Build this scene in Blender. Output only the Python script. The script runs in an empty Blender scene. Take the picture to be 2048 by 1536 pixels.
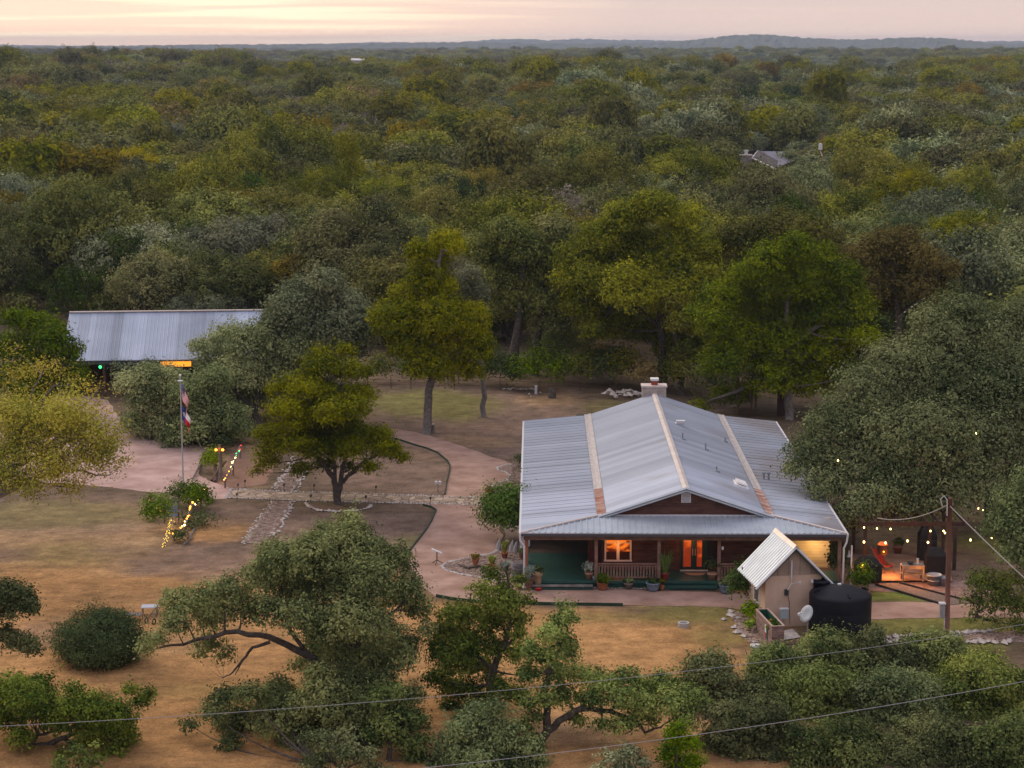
import bpy, math, random
import numpy as np
from mathutils import Vector
R = math.radians
scene = bpy.context.scene
col = scene.collection
# ------------------------------------------------------------------ camera
CAMH, PITCH, F = 30.0, R(9.72), 3982.2
cam_d = bpy.data.cameras.new("camera"); cam = bpy.data.objects.new("camera", cam_d); col.objects.link(cam)
cam.location = (0, 0, CAMH); cam.rotation_euler = (R(90) - PITCH, 0, 0)
cam_d.lens = 70.0; cam_d.sensor_width = 36.0; cam_d.clip_start = 1.0; cam_d.clip_end = 40000
scene.camera = cam
# ------------------------------------------------------------------ sky
SUN_AZ, SUN_EL = R(-42), R(34)
world = bpy.data.worlds.new("World"); scene.world = world; world.use_nodes = True
def build_world():
    nt = world.node_tree; N, L = nt.nodes, nt.links; N.clear()
    out = N.new('ShaderNodeOutputWorld'); bg = N.new('ShaderNodeBackground'); L.new(bg.outputs[0], out.inputs[0])
    sky = N.new('ShaderNodeTexSky'); sky.sky_type = 'NISHITA'; sky.sun_disc = False
    sky.sun_elevation = SUN_EL; sky.sun_rotation = SUN_AZ; sky.altitude = 300; sky.dust_density = 2.0
    sc = N.new('ShaderNodeVectorMath'); sc.operation = 'SCALE'; L.new(sky.outputs[0], sc.inputs[0]); sc.inputs['Scale'].default_value = 0.07
    tc = N.new('ShaderNodeTexCoord'); sep = N.new('ShaderNodeSeparateXYZ'); L.new(tc.outputs['Generated'], sep.inputs[0])
    def ramp(src, stops):
        r = N.new('ShaderNodeValToRGB'); L.new(src, r.inputs[0]); e = r.color_ramp.elements
        while len(e) < len(stops): e.new(0.5)
        for k, (p, c) in enumerate(stops):
            e[k].position = p; e[k].color = (*c, 1) if len(c) == 3 else c
        return r.outputs[0]
    def math_(op, a, b=None):
        m = N.new('ShaderNodeMath'); m.operation = op
        for k, v in enumerate((a, b)):
            if v is None: continue
            if isinstance(v, (int, float)): m.inputs[k].default_value = v
            else: L.new(v, m.inputs[k])
        return m.outputs[0]
    z = math_('MAXIMUM', sep.outputs['Z'], 0.0)
    zr = math_('POWER', z, 0.5)                       # 1.2 degrees -> 0.145
    veil = ramp(zr, [(0.0, (1.15, .80, .68)), (.08, (.88, .66, .58)), (.16, (.70, .57, .54)), (.20, (.60, .50, .48)), (.30, (.24, .23, .26)), (.55, (.27, .27, .31)), (.80, (.50, .50, .57)), (1.0, (.76, .76, .86))])
    # stretched cloud streaks low over the sunset
    cmb = N.new('ShaderNodeCombineXYZ'); L.new(math_('MULTIPLY', sep.outputs['X'], 5.0), cmb.inputs[0])
    L.new(math_('MULTIPLY', z, 230.0), cmb.inputs[2]); L.new(sep.outputs['Y'], cmb.inputs[1])
    no = N.new('ShaderNodeTexNoise'); no.inputs['Scale'].default_value = 1.15; no.inputs['Detail'].default_value = 4; no.inputs['Roughness'].default_value = .45
    L.new(cmb.outputs[0], no.inputs['Vector'])
    st = ramp(no.outputs[0], [(.50, (0, 0, 0)), (.62, (1, 1, 1))])
    mx = ramp(math_('ADD', math_('MULTIPLY', sep.outputs['X'], 2.0), 0.5), [(.25, (1, 1, 1)), (.62, (0.06, 0.06, 0.06))])
    mz = ramp(zr, [(0.0, (1, 1, 1)), (.13, (.8, .8, .8)), (.22, (0, 0, 0))])
    my = ramp(sep.outputs['Y'], [(0.2, (0, 0, 0)), (.6, (1, 1, 1))])
    f = math_('MULTIPLY', math_('MULTIPLY', math_('MULTIPLY', st, mx), mz), my)
    def mix(fac, a, b, bt='MIX'):
        m = N.new('ShaderNodeMix'); m.data_type = 'RGBA'; m.blend_type = bt
        for s, v in ((m.inputs[0], fac), (m.inputs[6], a), (m.inputs[7], b)):
            if isinstance(v, (int, float)): s.default_value = v
            elif isinstance(v, tuple): s.default_value = (*v, 1)
            else: L.new(v, s)
        return m.outputs[2]
    glow = mix(math_('MULTIPLY', math_('MULTIPLY', mx, mz), my), veil, (1.50, .98, .66), 'MIX')
    veil2 = mix(.8, veil, glow)
    c = mix(math_('MULTIPLY', f, .85), veil2, (1.5, 1.2, .82))
    back = ramp(math_('ADD', math_('MULTIPLY', sep.outputs['Y'], -.5), .5), [(.45, (1, 1, 1)), (.80, (1.75, 1.62, 1.60))])   # pink sky opposite the sunset, raised as added fill for walls facing the camera
    c = mix(1.0, c, back, 'MULTIPLY')
    c = mix(0.93, sc.outputs[0], c)
    L.new(c, bg.inputs[0]); bg.inputs[1].default_value = 0.8
build_world()
sun_d = bpy.data.lights.new("sun", 'SUN'); sun = bpy.data.objects.new("sun", sun_d); col.objects.link(sun)
sun_d.energy = 1.5; sun_d.angle = R(34); sun_d.color = (1.0, .82, .60)
sd = Vector((math.sin(SUN_AZ) * math.cos(SUN_EL), math.cos(SUN_AZ) * math.cos(SUN_EL), math.sin(SUN_EL)))
sun.rotation_euler = sd.to_track_quat('Z', 'Y').to_euler(); sun.location = (-40, 300, 60)
scene.view_settings.view_transform = 'Standard'; scene.view_settings.look = 'None'
scene.view_settings.exposure = EXPOSURE = 0.50; scene.view_settings.gamma = 1.0
cy = scene.cycles
cy.max_bounces = 5; cy.diffuse_bounces = 3; cy.glossy_bounces = 2; cy.transmission_bounces = 2; cy.volume_bounces = 0; cy.transparent_max_bounces = 6
cy.use_adaptive_sampling = True; cy.caustics_reflective = False; cy.caustics_refractive = False
# ------------------------------------------------------------------ pixel <-> place helpers (2048 x 1536 photo)
cp, sp = math.cos(PITCH), math.sin(PITCH)
def ray(px, py):
    a, b = (px - 1024) / F, (768 - py) / F
    return Vector((a, cp + b * sp, -sp + b * cp))
def G(px, py, z=0.0):
    d = ray(px, py); t = (z - CAMH) / d.z
    return Vector((d.x * t, d.y * t, z))
def P(px, py, D):
    d = ray(px, py); t = D / d.y
    return Vector((d.x * t, D, CAMH + d.z * t))
def mpp(D, z=3.0):            # metres per photo pixel at distance D
    return (D * cp + (CAMH - z) * sp) / F
# ------------------------------------------------------------------ tagging
def tag(o, label=None, cat=None, group=None, kind=None):
    if label: o['label'] = label
    if cat: o['category'] = cat
    if group: o['group'] = group
    if kind: o['kind'] = kind
    return o
def empty(name, loc, rz=0, label=None, cat=None, group=None):
    o = bpy.data.objects.new(name, None); col.objects.link(o); o.location = loc; o.rotation_euler = (0, 0, rz)
    o.empty_display_size = .2
    return tag(o, label, cat, group)
class MB:
    def __init__(s): s.v = []; s.f = []
    def add(s, vs, fs):
        b = len(s.v); s.v += [tuple(q) for q in vs]; s.f += [tuple(b + i for i in f) for f in fs]; return s
    def box(s, x0, x1, y0, y1, z0, z1):
        return s.add([(x0,y0,z0),(x1,y0,z0),(x1,y1,z0),(x0,y1,z0),(x0,y0,z1),(x1,y0,z1),(x1,y1,z1),(x0,y1,z1)],
                     [(0,3,2,1),(4,5,6,7),(0,1,5,4),(1,2,6,5),(2,3,7,6),(3,0,4,7)])
    def obox(s, c, sx, sy, sz, rz=0, ry=0, rx=0):
        from mathutils import Euler
        m = Euler((rx, ry, rz)).to_matrix(); vs = []
        for dz in (-1, 1):
            for dx, dy in ((-1,-1),(1,-1),(1,1),(-1,1)):
                vs.append(Vector(c) + m @ Vector((dx*sx/2, dy*sy/2, dz*sz/2)))
        return s.add(vs, [(0,3,2,1),(4,5,6,7),(0,1,5,4),(1,2,6,5),(2,3,7,6),(3,0,4,7)])
    def tube(s, pts, rad, n=6, cap=True):
        pts = [Vector(p) for p in pts]
        if not hasattr(rad, '__len__'): rad = [rad] * len(pts)
        b = len(s.v)
        for i, p in enumerate(pts):
            t = (pts[min(i+1, len(pts)-1)] - pts[max(i-1, 0)])
            if t.length < 1e-6: t = Vector((0, 0, 1))
            t.normalize(); u = t.cross(Vector((0, 1, 0)) if abs(t.y) < .9 else Vector((1, 0, 0))).normalized(); w = t.cross(u)
            for k in range(n):
                a = 2*math.pi*k/n; s.v.append(tuple(p + (u*math.cos(a) + w*math.sin(a))*rad[i]))
        for i in range(len(pts)-1):
            for k in range(n):
                k2 = (k+1) % n; s.f.append((b+i*n+k, b+i*n+k2, b+(i+1)*n+k2, b+(i+1)*n+k))
        if cap:
            s.f.append(tuple(b+k for k in range(n))); s.f.append(tuple(b+(len(pts)-1)*n+k for k in reversed(range(n))))
        return s
    def lathe(s, prof, c=(0,0,0), n=16):     # prof: (r, z)
        b = len(s.v)
        for r, z in prof:
            for k in range(n):
                a = 2*math.pi*k/n; s.v.append((c[0]+r*math.cos(a), c[1]+r*math.sin(a), c[2]+z))
        for i in range(len(prof)-1):
            for k in range(n):
                k2 = (k+1) % n; s.f.append((b+i*n+k, b+i*n+k2, b+(i+1)*n+k2, b+(i+1)*n+k))
        s.f.append(tuple(b+k for k in reversed(range(n)))); s.f.append(tuple(b+(len(prof)-1)*n+k for k in range(n)))
        return s
    def slab(s, quad, th):                   # quad of 3D points (top face, ccw) with thickness straight down
        q = [Vector(p) for p in quad]; n = len(q); lo = [p - Vector((0, 0, th)) for p in q]
        fs = [tuple(range(n)), tuple(reversed(range(n, 2*n)))] + [(i, i+n, (i+1) % n+n, (i+1) % n) for i in range(n)]
        return s.add(q + lo, fs)
    def ball(s, c, r, n=8, fz=1.0):
        prof = [(max(r*math.sin(math.pi*i/(n//2+1)), .001), -r*fz*math.cos(math.pi*i/(n//2+1))) for i in range(n//2+2)]
        return s.lathe(prof, c, n)
    def rock(s, c, r, rng, fz=.6):
        pts = []; fs = [(0,1,2),(0,2,3),(0,3,4),(0,4,1),(5,2,1),(5,3,2),(5,4,3),(5,1,4)]
        for d in ((0,0,1),(1,0,0),(0,1,0),(-1,0,0),(0,-1,0),(0,0,-1)):
            k = r*rng.uniform(.7, 1.25); a = rng.uniform(-.3, .3)
            pts.append((c[0]+(d[0]+a)*k, c[1]+(d[1]-a)*k, c[2]+d[2]*k*fz))
        return s.add(pts, fs)
    def build(s, name, m, parent=None, smooth=False):
        me = bpy.data.meshes.new(name); me.from_pydata(s.v, [], s.f); me.materials.append(m)
        if smooth: me.polygons.foreach_set('use_smooth', [True]*len(me.polygons))
        me.update(); o = bpy.data.objects.new(name, me); col.objects.link(o)
        if parent: o.parent = parent
        return o
def copy_tree(o, parent=None):
    c = o.copy(); col.objects.link(c)
    if parent: c.parent = parent
    for ch in list(o.children): copy_tree(ch, c)
    return c
# ------------------------------------------------------------------ materials
MATS = {}
def mat(name, c1, c2=None, scale=3.0, rough=.8, metal=0.0, bump=0.0, bscale=None, stretch=None, emit=None, es=0.0, spec=.3, boards=None, bcol=.6, detail=4):
    """c1/c2 mixed by noise; boards=(axis, period): thin darker grooves across the surface, as on siding or decking"""
    if name in MATS: return MATS[name]
    m = bpy.data.materials.new(name); MATS[name] = m; m.use_nodes = True; nt = m.node_tree; N, L = nt.nodes, nt.links
    b = N['Principled BSDF']; b.inputs['Roughness'].default_value = rough; b.inputs['Metallic'].default_value = metal
    b.inputs['Specular IOR Level'].default_value = spec
    b.inputs['Base Color'].default_value = (*c1, 1)
    tc = N.new('ShaderNodeTexCoord'); mp = N.new('ShaderNodeMapping'); L.new(tc.outputs['Object'], mp.inputs[0])
    if stretch: mp.inputs['Scale'].default_value = stretch
    cout = None
    if c2:
        no = N.new('ShaderNodeTexNoise'); no.inputs['Scale'].default_value = scale; no.inputs['Detail'].default_value = detail; no.inputs['Roughness'].default_value = .6
        L.new(mp.outputs[0], no.inputs['Vector'])
        r = N.new('ShaderNodeValToRGB'); L.new(no.outputs[0], r.inputs[0])
        r.color_ramp.elements[0].position = .35; r.color_ramp.elements[0].color = (*c1, 1)
        r.color_ramp.elements[1].position = .65; r.color_ramp.elements[1].color = (*c2, 1)
        cout = r.outputs[0]
    if boards:
        ax, per = boards
        sep = N.new('ShaderNodeSeparateXYZ'); L.new(tc.outputs['Object'], sep.inputs[0])
        d = N.new('ShaderNodeMath'); d.operation = 'DIVIDE'; L.new(sep.outputs[ax], d.inputs[0]); d.inputs[1].default_value = per
        fr = N.new('ShaderNodeMath'); fr.operation = 'FRACT'; L.new(d.outputs[0], fr.inputs[0])
        fl = N.new('ShaderNodeMath'); fl.operation = 'FLOOR'; L.new(d.outputs[0], fl.inputs[0])
        wn = N.new('ShaderNodeTexWhiteNoise'); wn.noise_dimensions = '1D'; L.new(fl.outputs[0], wn.inputs['W'])
        gr = N.new('ShaderNodeValToRGB'); L.new(fr.outputs[0], gr.inputs[0]); e = gr.color_ramp.elements
        e[0].position = .0; e[0].color = (bcol,)*3 + (1,); e[1].position = .14; e[1].color = (1, 1, 1, 1)
        vr = N.new('ShaderNodeMapRange'); L.new(wn.outputs['Value'], vr.inputs[0]); vr.inputs[3].default_value = .84; vr.inputs[4].default_value = 1.1
        m1 = N.new('ShaderNodeMix'); m1.data_type = 'RGBA'; m1.blend_type = 'MULTIPLY'; m1.inputs[0].default_value = 1
        if cout: L.new(cout, m1.inputs[6])
        else: m1.inputs[6].default_value = (*c1, 1)
        L.new(gr.outputs[0], m1.inputs[7])
        m2 = N.new('ShaderNodeMix'); m2.data_type = 'RGBA'; m2.blend_type = 'MULTIPLY'; m2.inputs[0].default_value = 1
        L.new(m1.outputs[2], m2.inputs[6]); L.new(vr.outputs[0], m2.inputs[7]); cout = m2.outputs[2]
    if cout: L.new(cout, b.inputs['Base Color'])
    if bump:
        nb = N.new('ShaderNodeTexNoise'); nb.inputs['Scale'].default_value = bscale or scale*4; nb.inputs['Detail'].default_value = 5
        L.new(mp.outputs[0], nb.inputs['Vector']); bp = N.new('ShaderNodeBump'); bp.inputs['Strength'].default_value = bump; bp.inputs['Distance'].default_value = .05
        L.new(nb.outputs[0], bp.inputs['Height']); L.new(bp.outputs[0], b.inputs['Normal'])
    if emit:
        b.inputs['Emission Color'].default_value = (*emit, 1); b.inputs['Emission Strength'].default_value = es
    return m
def leafmat(name, dark, light, tr=.2, hv=.2):
    m = bpy.data.materials.new(name); m.use_nodes = True; nt = m.node_tree; N, L = nt.nodes, nt.links
    b = N['Principled BSDF']; out = N['Material Output']; b.inputs['Roughness'].default_value = .75; b.inputs['Specular IOR Level'].default_value = .06
    at = N.new('ShaderNodeAttribute'); at.attribute_name = 'tint'
    r = N.new('ShaderNodeValToRGB'); L.new(at.outputs['Fac'], r.inputs[0])
    r.color_ramp.elements[0].position = .1; r.color_ramp.elements[0].color = (*dark, 1)
    r.color_ramp.elements[1].position = .95; r.color_ramp.elements[1].color = (*light, 1)
    oi = N.new('ShaderNodeObjectInfo'); hs = N.new('ShaderNodeHueSaturation'); L.new(r.outputs[0], hs.inputs['Color'])
    for sock, lo, hi, k in (('Value', 1-hv*1.6, 1+hv*1.6, 1.0), ('Hue', .5-hv*.07, .5+hv*.07, 7.31), ('Saturation', 1-hv, 1+hv, 3.77)):
        mm = N.new('ShaderNodeMath'); mm.operation = 'MULTIPLY'; L.new(oi.outputs['Random'], mm.inputs[0]); mm.inputs[1].default_value = k
        fr = N.new('ShaderNodeMath'); fr.operation = 'FRACT'; L.new(mm.outputs[0], fr.inputs[0])
        mr = N.new('ShaderNodeMapRange'); L.new(fr.outputs[0], mr.inputs[0]); mr.inputs[3].default_value = lo; mr.inputs[4].default_value = hi
        L.new(mr.outputs[0], hs.inputs[sock])
    L.new(hs.outputs[0], b.inputs['Base Color'])
    t = N.new('ShaderNodeBsdfTranslucent'); L.new(hs.outputs[0], t.inputs[0])
    mx = N.new('ShaderNodeMixShader'); mx.inputs[0].default_value = tr; L.new(b.outputs[0], mx.inputs[1]); L.new(t.outputs[0], mx.inputs[2])
    L.new(mx.outputs[0], out.inputs[0]); return m
LF = {
 'oak':   leafmat('oak_leaves',   (.032,.054,.014), (.310,.300,.080), hv=.26),
 'sage':  leafmat('pale_oak_leaves',  (.060,.092,.040), (.375,.400,.200)),
 'near':  leafmat('near_oak_leaves',  (.030,.066,.016), (.320,.365,.095)),
 'cedar': leafmat('juniper_leaves', (.024,.050,.010), (.120,.165,.035)),
 'elm':   leafmat('elm_leaves',   (.050,.075,.008), (.330,.310,.020)),
 'dark':  leafmat('dark_elm_leaves',   (.040,.066,.008), (.270,.270,.024)),
 'rust':  leafmat('rusty_leaves',  (.085,.080,.016), (.340,.250,.040)),
 'gold':  leafmat('golden_leaves',  (.180,.190,.012), (.680,.540,.020)),
 'green': leafmat('green_leaves', (.038,.085,.008), (.240,.330,.025)),
 'dry':   leafmat('bare_twigs',   (.130,.110,.085), (.320,.280,.220)),
 'lime':  leafmat('lime_leaves',   (.180,.215,.010), (.680,.620,.032)),
 'deep':  leafmat('deep_green_leaves',   (.032,.074,.008), (.270,.325,.022)),
 'bush':  leafmat('bush_leaves',   (.026,.072,.016), (.180,.270,.060)),
 'grey':  leafmat('grey_leaves',  (.190,.215,.180), (.430,.460,.400)),
}
BARK = mat('bark', (.055,.045,.038), (.13,.11,.095), 5, .95, bump=.5)
PALEBARK = mat('pale_bark', (.11,.10,.09), (.24,.22,.20), 6, .95, bump=.5)
# ------------------------------------------------------------------ terrain
def sstep(a, b, x):
    t = np.clip((x - a) / (b - a), 0, 1); return t*t*(3-2*t)
def terr(x, y):
    x = np.asarray(x, float); y = np.asarray(y, float)
    crest = 6.8 + 5.0*sstep(-60, -190, x) + 1.6*np.sin(x*.021+1) + 1.0*np.sin(x*.053)
    h = crest*sstep(330, 1020, y)
    h = h + (-8 - crest)*sstep(1120, 1650, y) + 13*sstep(1900, 2900, y) + 2.5*np.sin(x*.004+y*.002)*sstep(1600, 2400, y)
    h = h + .8*np.sin(x*.03+y*.011)*sstep(260, 420, y)
    return h
# ------------------------------------------------------------------ foliage
def leaf_obj(name, C, Nn, S, T, m, parent=None, link=True, asp=.55):
    n = len(C); rr = np.random.RandomState(n)
    Nn = Nn/np.maximum(np.linalg.norm(Nn, axis=1, keepdims=True), 1e-6)
    A = rr.normal(size=(n, 3)); t = np.cross(Nn, A); t /= np.maximum(np.linalg.norm(t, axis=1, keepdims=True), 1e-6); b = np.cross(Nn, t)
    s = S[:, None]; V = np.stack([C+t*s, C+b*s*asp, C-t*s, C-b*s*asp], 1).reshape(-1, 3).astype(np.float32)
    me = bpy.data.meshes.new(name); me.vertices.add(4*n); me.vertices.foreach_set('co', V.ravel())
    me.loops.add(4*n); me.loops.foreach_set('vertex_index', np.arange(4*n, dtype=np.int32))
    me.polygons.add(n); me.polygons.foreach_set('loop_start', np.arange(0, 4*n, 4, dtype=np.int32))
    me.materials.append(m); me.update(calc_edges=True)
    a = me.attributes.new('tint', 'FLOAT', 'FACE'); a.data.foreach_set('value', T.astype(np.float32))
    o = bpy.data.objects.new(name, me)
    if link: col.objects.link(o)
    if parent: o.parent = parent
    return o
def sprigs(lobes, rng, dens=14, per=12, size=.16, spread=.3, shell=.5, droop=-.55):
    """lobes: (n,5) x y z r flat -> leaf centres, normals, sizes, tints. Leaves sit in sprigs, sprigs sit in the lobes' outer shells."""
    L_ = np.asarray(lobes, float); w = L_[:, 3]**2; ns = max(int(dens*w.sum()), 8)
    idx = rng.choice(len(L_), ns, p=w/w.sum()); lb = L_[idx]
    d = rng.normal(size=(ns, 3)); d /= np.linalg.norm(d, axis=1, keepdims=True)
    bad = d[:, 2] < droop; d[bad, 2] *= -1
    rad = lb[:, 3]*(shell + (1.08-shell)*rng.rand(ns)**.6)
    lump = 1 + .22*np.sin(d[:, 0]*5+idx)*np.sin(d[:, 1]*5+idx*2)*np.sin(d[:, 2]*4+1)
    rad = rad*lump; tipm = (rng.rand(ns) < .25) & (d[:, 2] > 0); rad = rad*np.where(tipm, 1+rng.exponential(.16, ns), 1)
    sc = lb[:, :3] + d*rad[:, None]*np.stack([np.ones(ns), np.ones(ns), lb[:, 4]], 1)
    st = rng.rand(ns)
    k = np.repeat(np.arange(ns), per); n = len(k)
    sp_ = spread*(.6+.8*rng.rand(ns))[k]
    off = rng.normal(size=(n, 3))*sp_[:, None]*np.array([1, 1, .8])
    C = sc[k] + off
    Nn = d[k]*.9 + off/np.maximum(sp_[:, None], .01)*.3 + np.array([0, 0, .35]) + rng.normal(size=(n, 3))*.45
    S = size*(.6+.8*rng.rand(n)); lt = rng.rand(len(L_)); T = np.clip(.36*lt[idx][k] + .40*st[k] + .24*rng.rand(n), 0, 1); T = np.clip((T-.5)*1.25+.5, 0, 1)
    return C, Nn, S, T
def bez(a, b, bend, n=5):
    a, b = Vector(a), Vector(b); m = (a+b)/2 + Vector(bend)
    return [a*(1-t)**2 + m*2*t*(1-t) + b*t*t for t in [i/(n-1) for i in range(n)]]
def auto_tree_parts(R_, H, rng, nl=14, trunk_h=.3, leafy=None, kind='oak', size=.2, dens=10, per=10, spread=.3, limbs=True, open_=.0):
    """lobes over a dome-shaped crown plus a forked trunk"""
    lobes = []; ch = H*(1-trunk_h)*.5; zc = H*trunk_h + ch*.85
    for i in range(nl):
        a = 2.399*i + rng.rand()*.8; u = (i+.5)/nl; z = 1 - 1.35*u; rr_ = math.sqrt(max(1-z*z, 0))
        k = .62 + .22*rng.rand(); r = R_*(.24+.20*rng.rand())
        lobes.append((math.cos(a)*rr_*R_*k, math.sin(a)*rr_*R_*k, zc + z*ch*(.6+.4*rng.rand()), r, .75+.2*rng.rand()))
    lobes.append((0, 0, zc, R_*.45, .8))
    mb = MB(); tr = .028*H+.03
    lean = Vector((rng.uniform(-.3, .3), rng.uniform(-.3, .3), 0)); fork = Vector((lean.x, lean.y, H*trunk_h))
    mb.tube(bez((0, 0, -.3), fork, lean*.5), [tr*1.35, tr*1.05, tr, tr*.9, tr*.85], 7)
    if limbs:
        for i, l in enumerate(lobes[::2]):
            e = Vector(l[:3]); mb.tube(bez(fork, e, (e-fork)*.05 + Vector((rng.uniform(-.5, .5), rng.uniform(-.5, .5), -.25)), 5), [tr*.6, tr*.5, tr*.38, tr*.25, tr*.12], 5)
    return lobes, mb
def px_tree(name, label, cat, base, D, blobs, kind, limbs=(), rng=None, size=.13, dens=50, per=12, spread=.22, bark=None, group=None, trunk=None, back=True, flat=.85, seed=1, dead=0, shell=.35):
    """bespoke tree: blobs (px, py, rpx[, dy]) give the puffs of its crown at distance D, limbs are polylines of (px, py, rpx[, dy])"""
    rng = np.random.RandomState(seed); k = mpp(D); bx = base
    root = empty(name, bx, 0, label, cat, group)
    xs = [b[0] for b in blobs]; cx = (min(xs)+max(xs))/2; half = max((max(xs)-min(xs))/2*k, 1.0)
    lobes = []; fat = 1.2 if kind == 'near' and not label.startswith('bright') else 1.0
    for i, b in enumerate(blobs):
        dy = b[3] if len(b) > 3 else rng.uniform(-.6, .6)*half*math.sqrt(max(1-((b[0]-cx)*k/half)**2, .15))
        p = P(b[0], b[1], D+dy) - bx; r = b[2]*k*fat
        lobes.append((p.x, p.y, p.z, r, flat))
        if back and r > 1.0 and len(b) <= 3:
            lobes.append((p.x+rng.uniform(-.4, .4)*r, p.y+abs(rng.uniform(.8, 1.5))*r, p.z-.1*r, r*.85, flat))
    mb = MB(); nodes = []
    for ln in limbs:
        pts, rad = [], []
        for q in ln:
            pts.append(P(q[0], q[1], D+(q[3] if len(q) > 3 else 0)) - bx); rad.append(q[2]*k)
        # smooth the polyline
        P2, R2 = [pts[0]], [rad[0]]
        for i in range(len(pts)-1):
            a, b_ = pts[i], pts[i+1]; jit = (b_-a).length*.05
            P2.append((a*2+b_)/3 + Vector(rng.uniform(-jit, jit, 3))); R2.append((rad[i]*2+rad[i+1])/3)
            P2.append((a+b_*2)/3 + Vector(rng.uniform(-jit, jit, 3))); R2.append((rad[i]+rad[i+1]*2)/3)
            P2.append(b_); R2.append(rad[i+1])
        mb.tube(P2, R2, 8); nodes += list(zip(P2, R2))
    if not limbs:
        top = sum((Vector(l[:3]) for l in lobes), Vector())/len(lobes); H = top.z
        tr = (trunk or .2); f = Vector((top.x*.3, top.y*.3, H*.45))
        pts = bez((0, 0, -.3), f, (rng.uniform(-.2, .2), 0, 0)); rad = [tr*1.3, tr*1.1, tr, tr*.9, tr*.8]
        mb.tube(pts, rad, 7); nodes = [(pts[-1], tr*.75), (pts[-2], tr*.8)]
    for l in lobes:
        e = Vector(l[:3]); a, ra = min(nodes, key=lambda q: (q[0]-e).length + (0 if q[0].z < e.z+.5 else 1.5))
        r0 = min(ra*.6, .05+.03*l[3]); d = e-a
        mb.tube(bez(a, e, Vector((rng.uniform(-.12, .12), rng.uniform(-.12, .12), -.1))*d.length, 6), [r0, r0*.8, r0*.65, r0*.5, r0*.35, r0*.2], 5, False)
        for q in range(3):
            dd = Vector(rng.normal(size=3)); dd.normalize(); dd.z = abs(dd.z)*.6
            mb.tube(bez(e, e+dd*l[3]*.95, Vector(rng.uniform(-.2, .2, 3))*l[3], 4), [r0*.3+.01, r0*.22+.008, .012, .006], 4, False)
    for q in range(dead):      # bare grey branches poking out
        l = lobes[rng.randint(len(lobes))]; e = Vector(l[:3])
        for w in range(3):
            dd = Vector(rng.normal(size=3)); dd.normalize(); dd.y = -abs(dd.y); dd.z = abs(dd.z)
            mb.tube(bez(e, e+dd*l[3]*1.25, Vector(rng.uniform(-.25, .25, 3))*l[3], 5), [.05, .04, .03, .02, .01], 4, False)
    mb.build('trunk', bark or BARK, root, True)
    C, Nn, S, T = sprigs(lobes, rng, dens, per, size, spread, shell)
    leaf_obj('crown', C, Nn, S, T, LF[kind], root)
    return root
# ------------------------------------------------------------------ ground sheet
def vnoise(x, y, s, seed):
    g = np.random.RandomState(seed).rand(256, 256); u, v = x/s+50.3, y/s+20.7
    i, j = np.floor(u).astype(int), np.floor(v).astype(int); a, b = u-i, v-j; a = a*a*(3-2*a); b = b*b*(3-2*b)
    q = lambda di, dj: g[(i+di) % 256, (j+dj) % 256]
    return (q(0,0)*(1-a)+q(1,0)*a)*(1-b)+(q(0,1)*(1-a)+q(1,1)*a)*b
def toP(x, y, z=0):
    X, Y, Z = x, y*cp - (z-CAMH)*sp, y*sp + (z-CAMH)*cp
    return 1024 + X/Y*F, 768 - Z/Y*F
def axis(lo, hi, step, end, g=1.12):
    a = list(np.arange(lo, hi, step)); s = step; x = a[-1]
    while x < end: s *= g; x += s; a.append(x)
    return a
xs = axis(0, 62, .8, 5200); xs = np.array([-v for v in xs[:0:-1]] + xs)
ys = np.array([-200, -100, -40, 0, 30, 50, 65] + axis(72, 200, .8, 14000, 1.06))
XX, YY = np.meshgrid(xs, ys); ZZ = terr(XX, YY)
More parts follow.
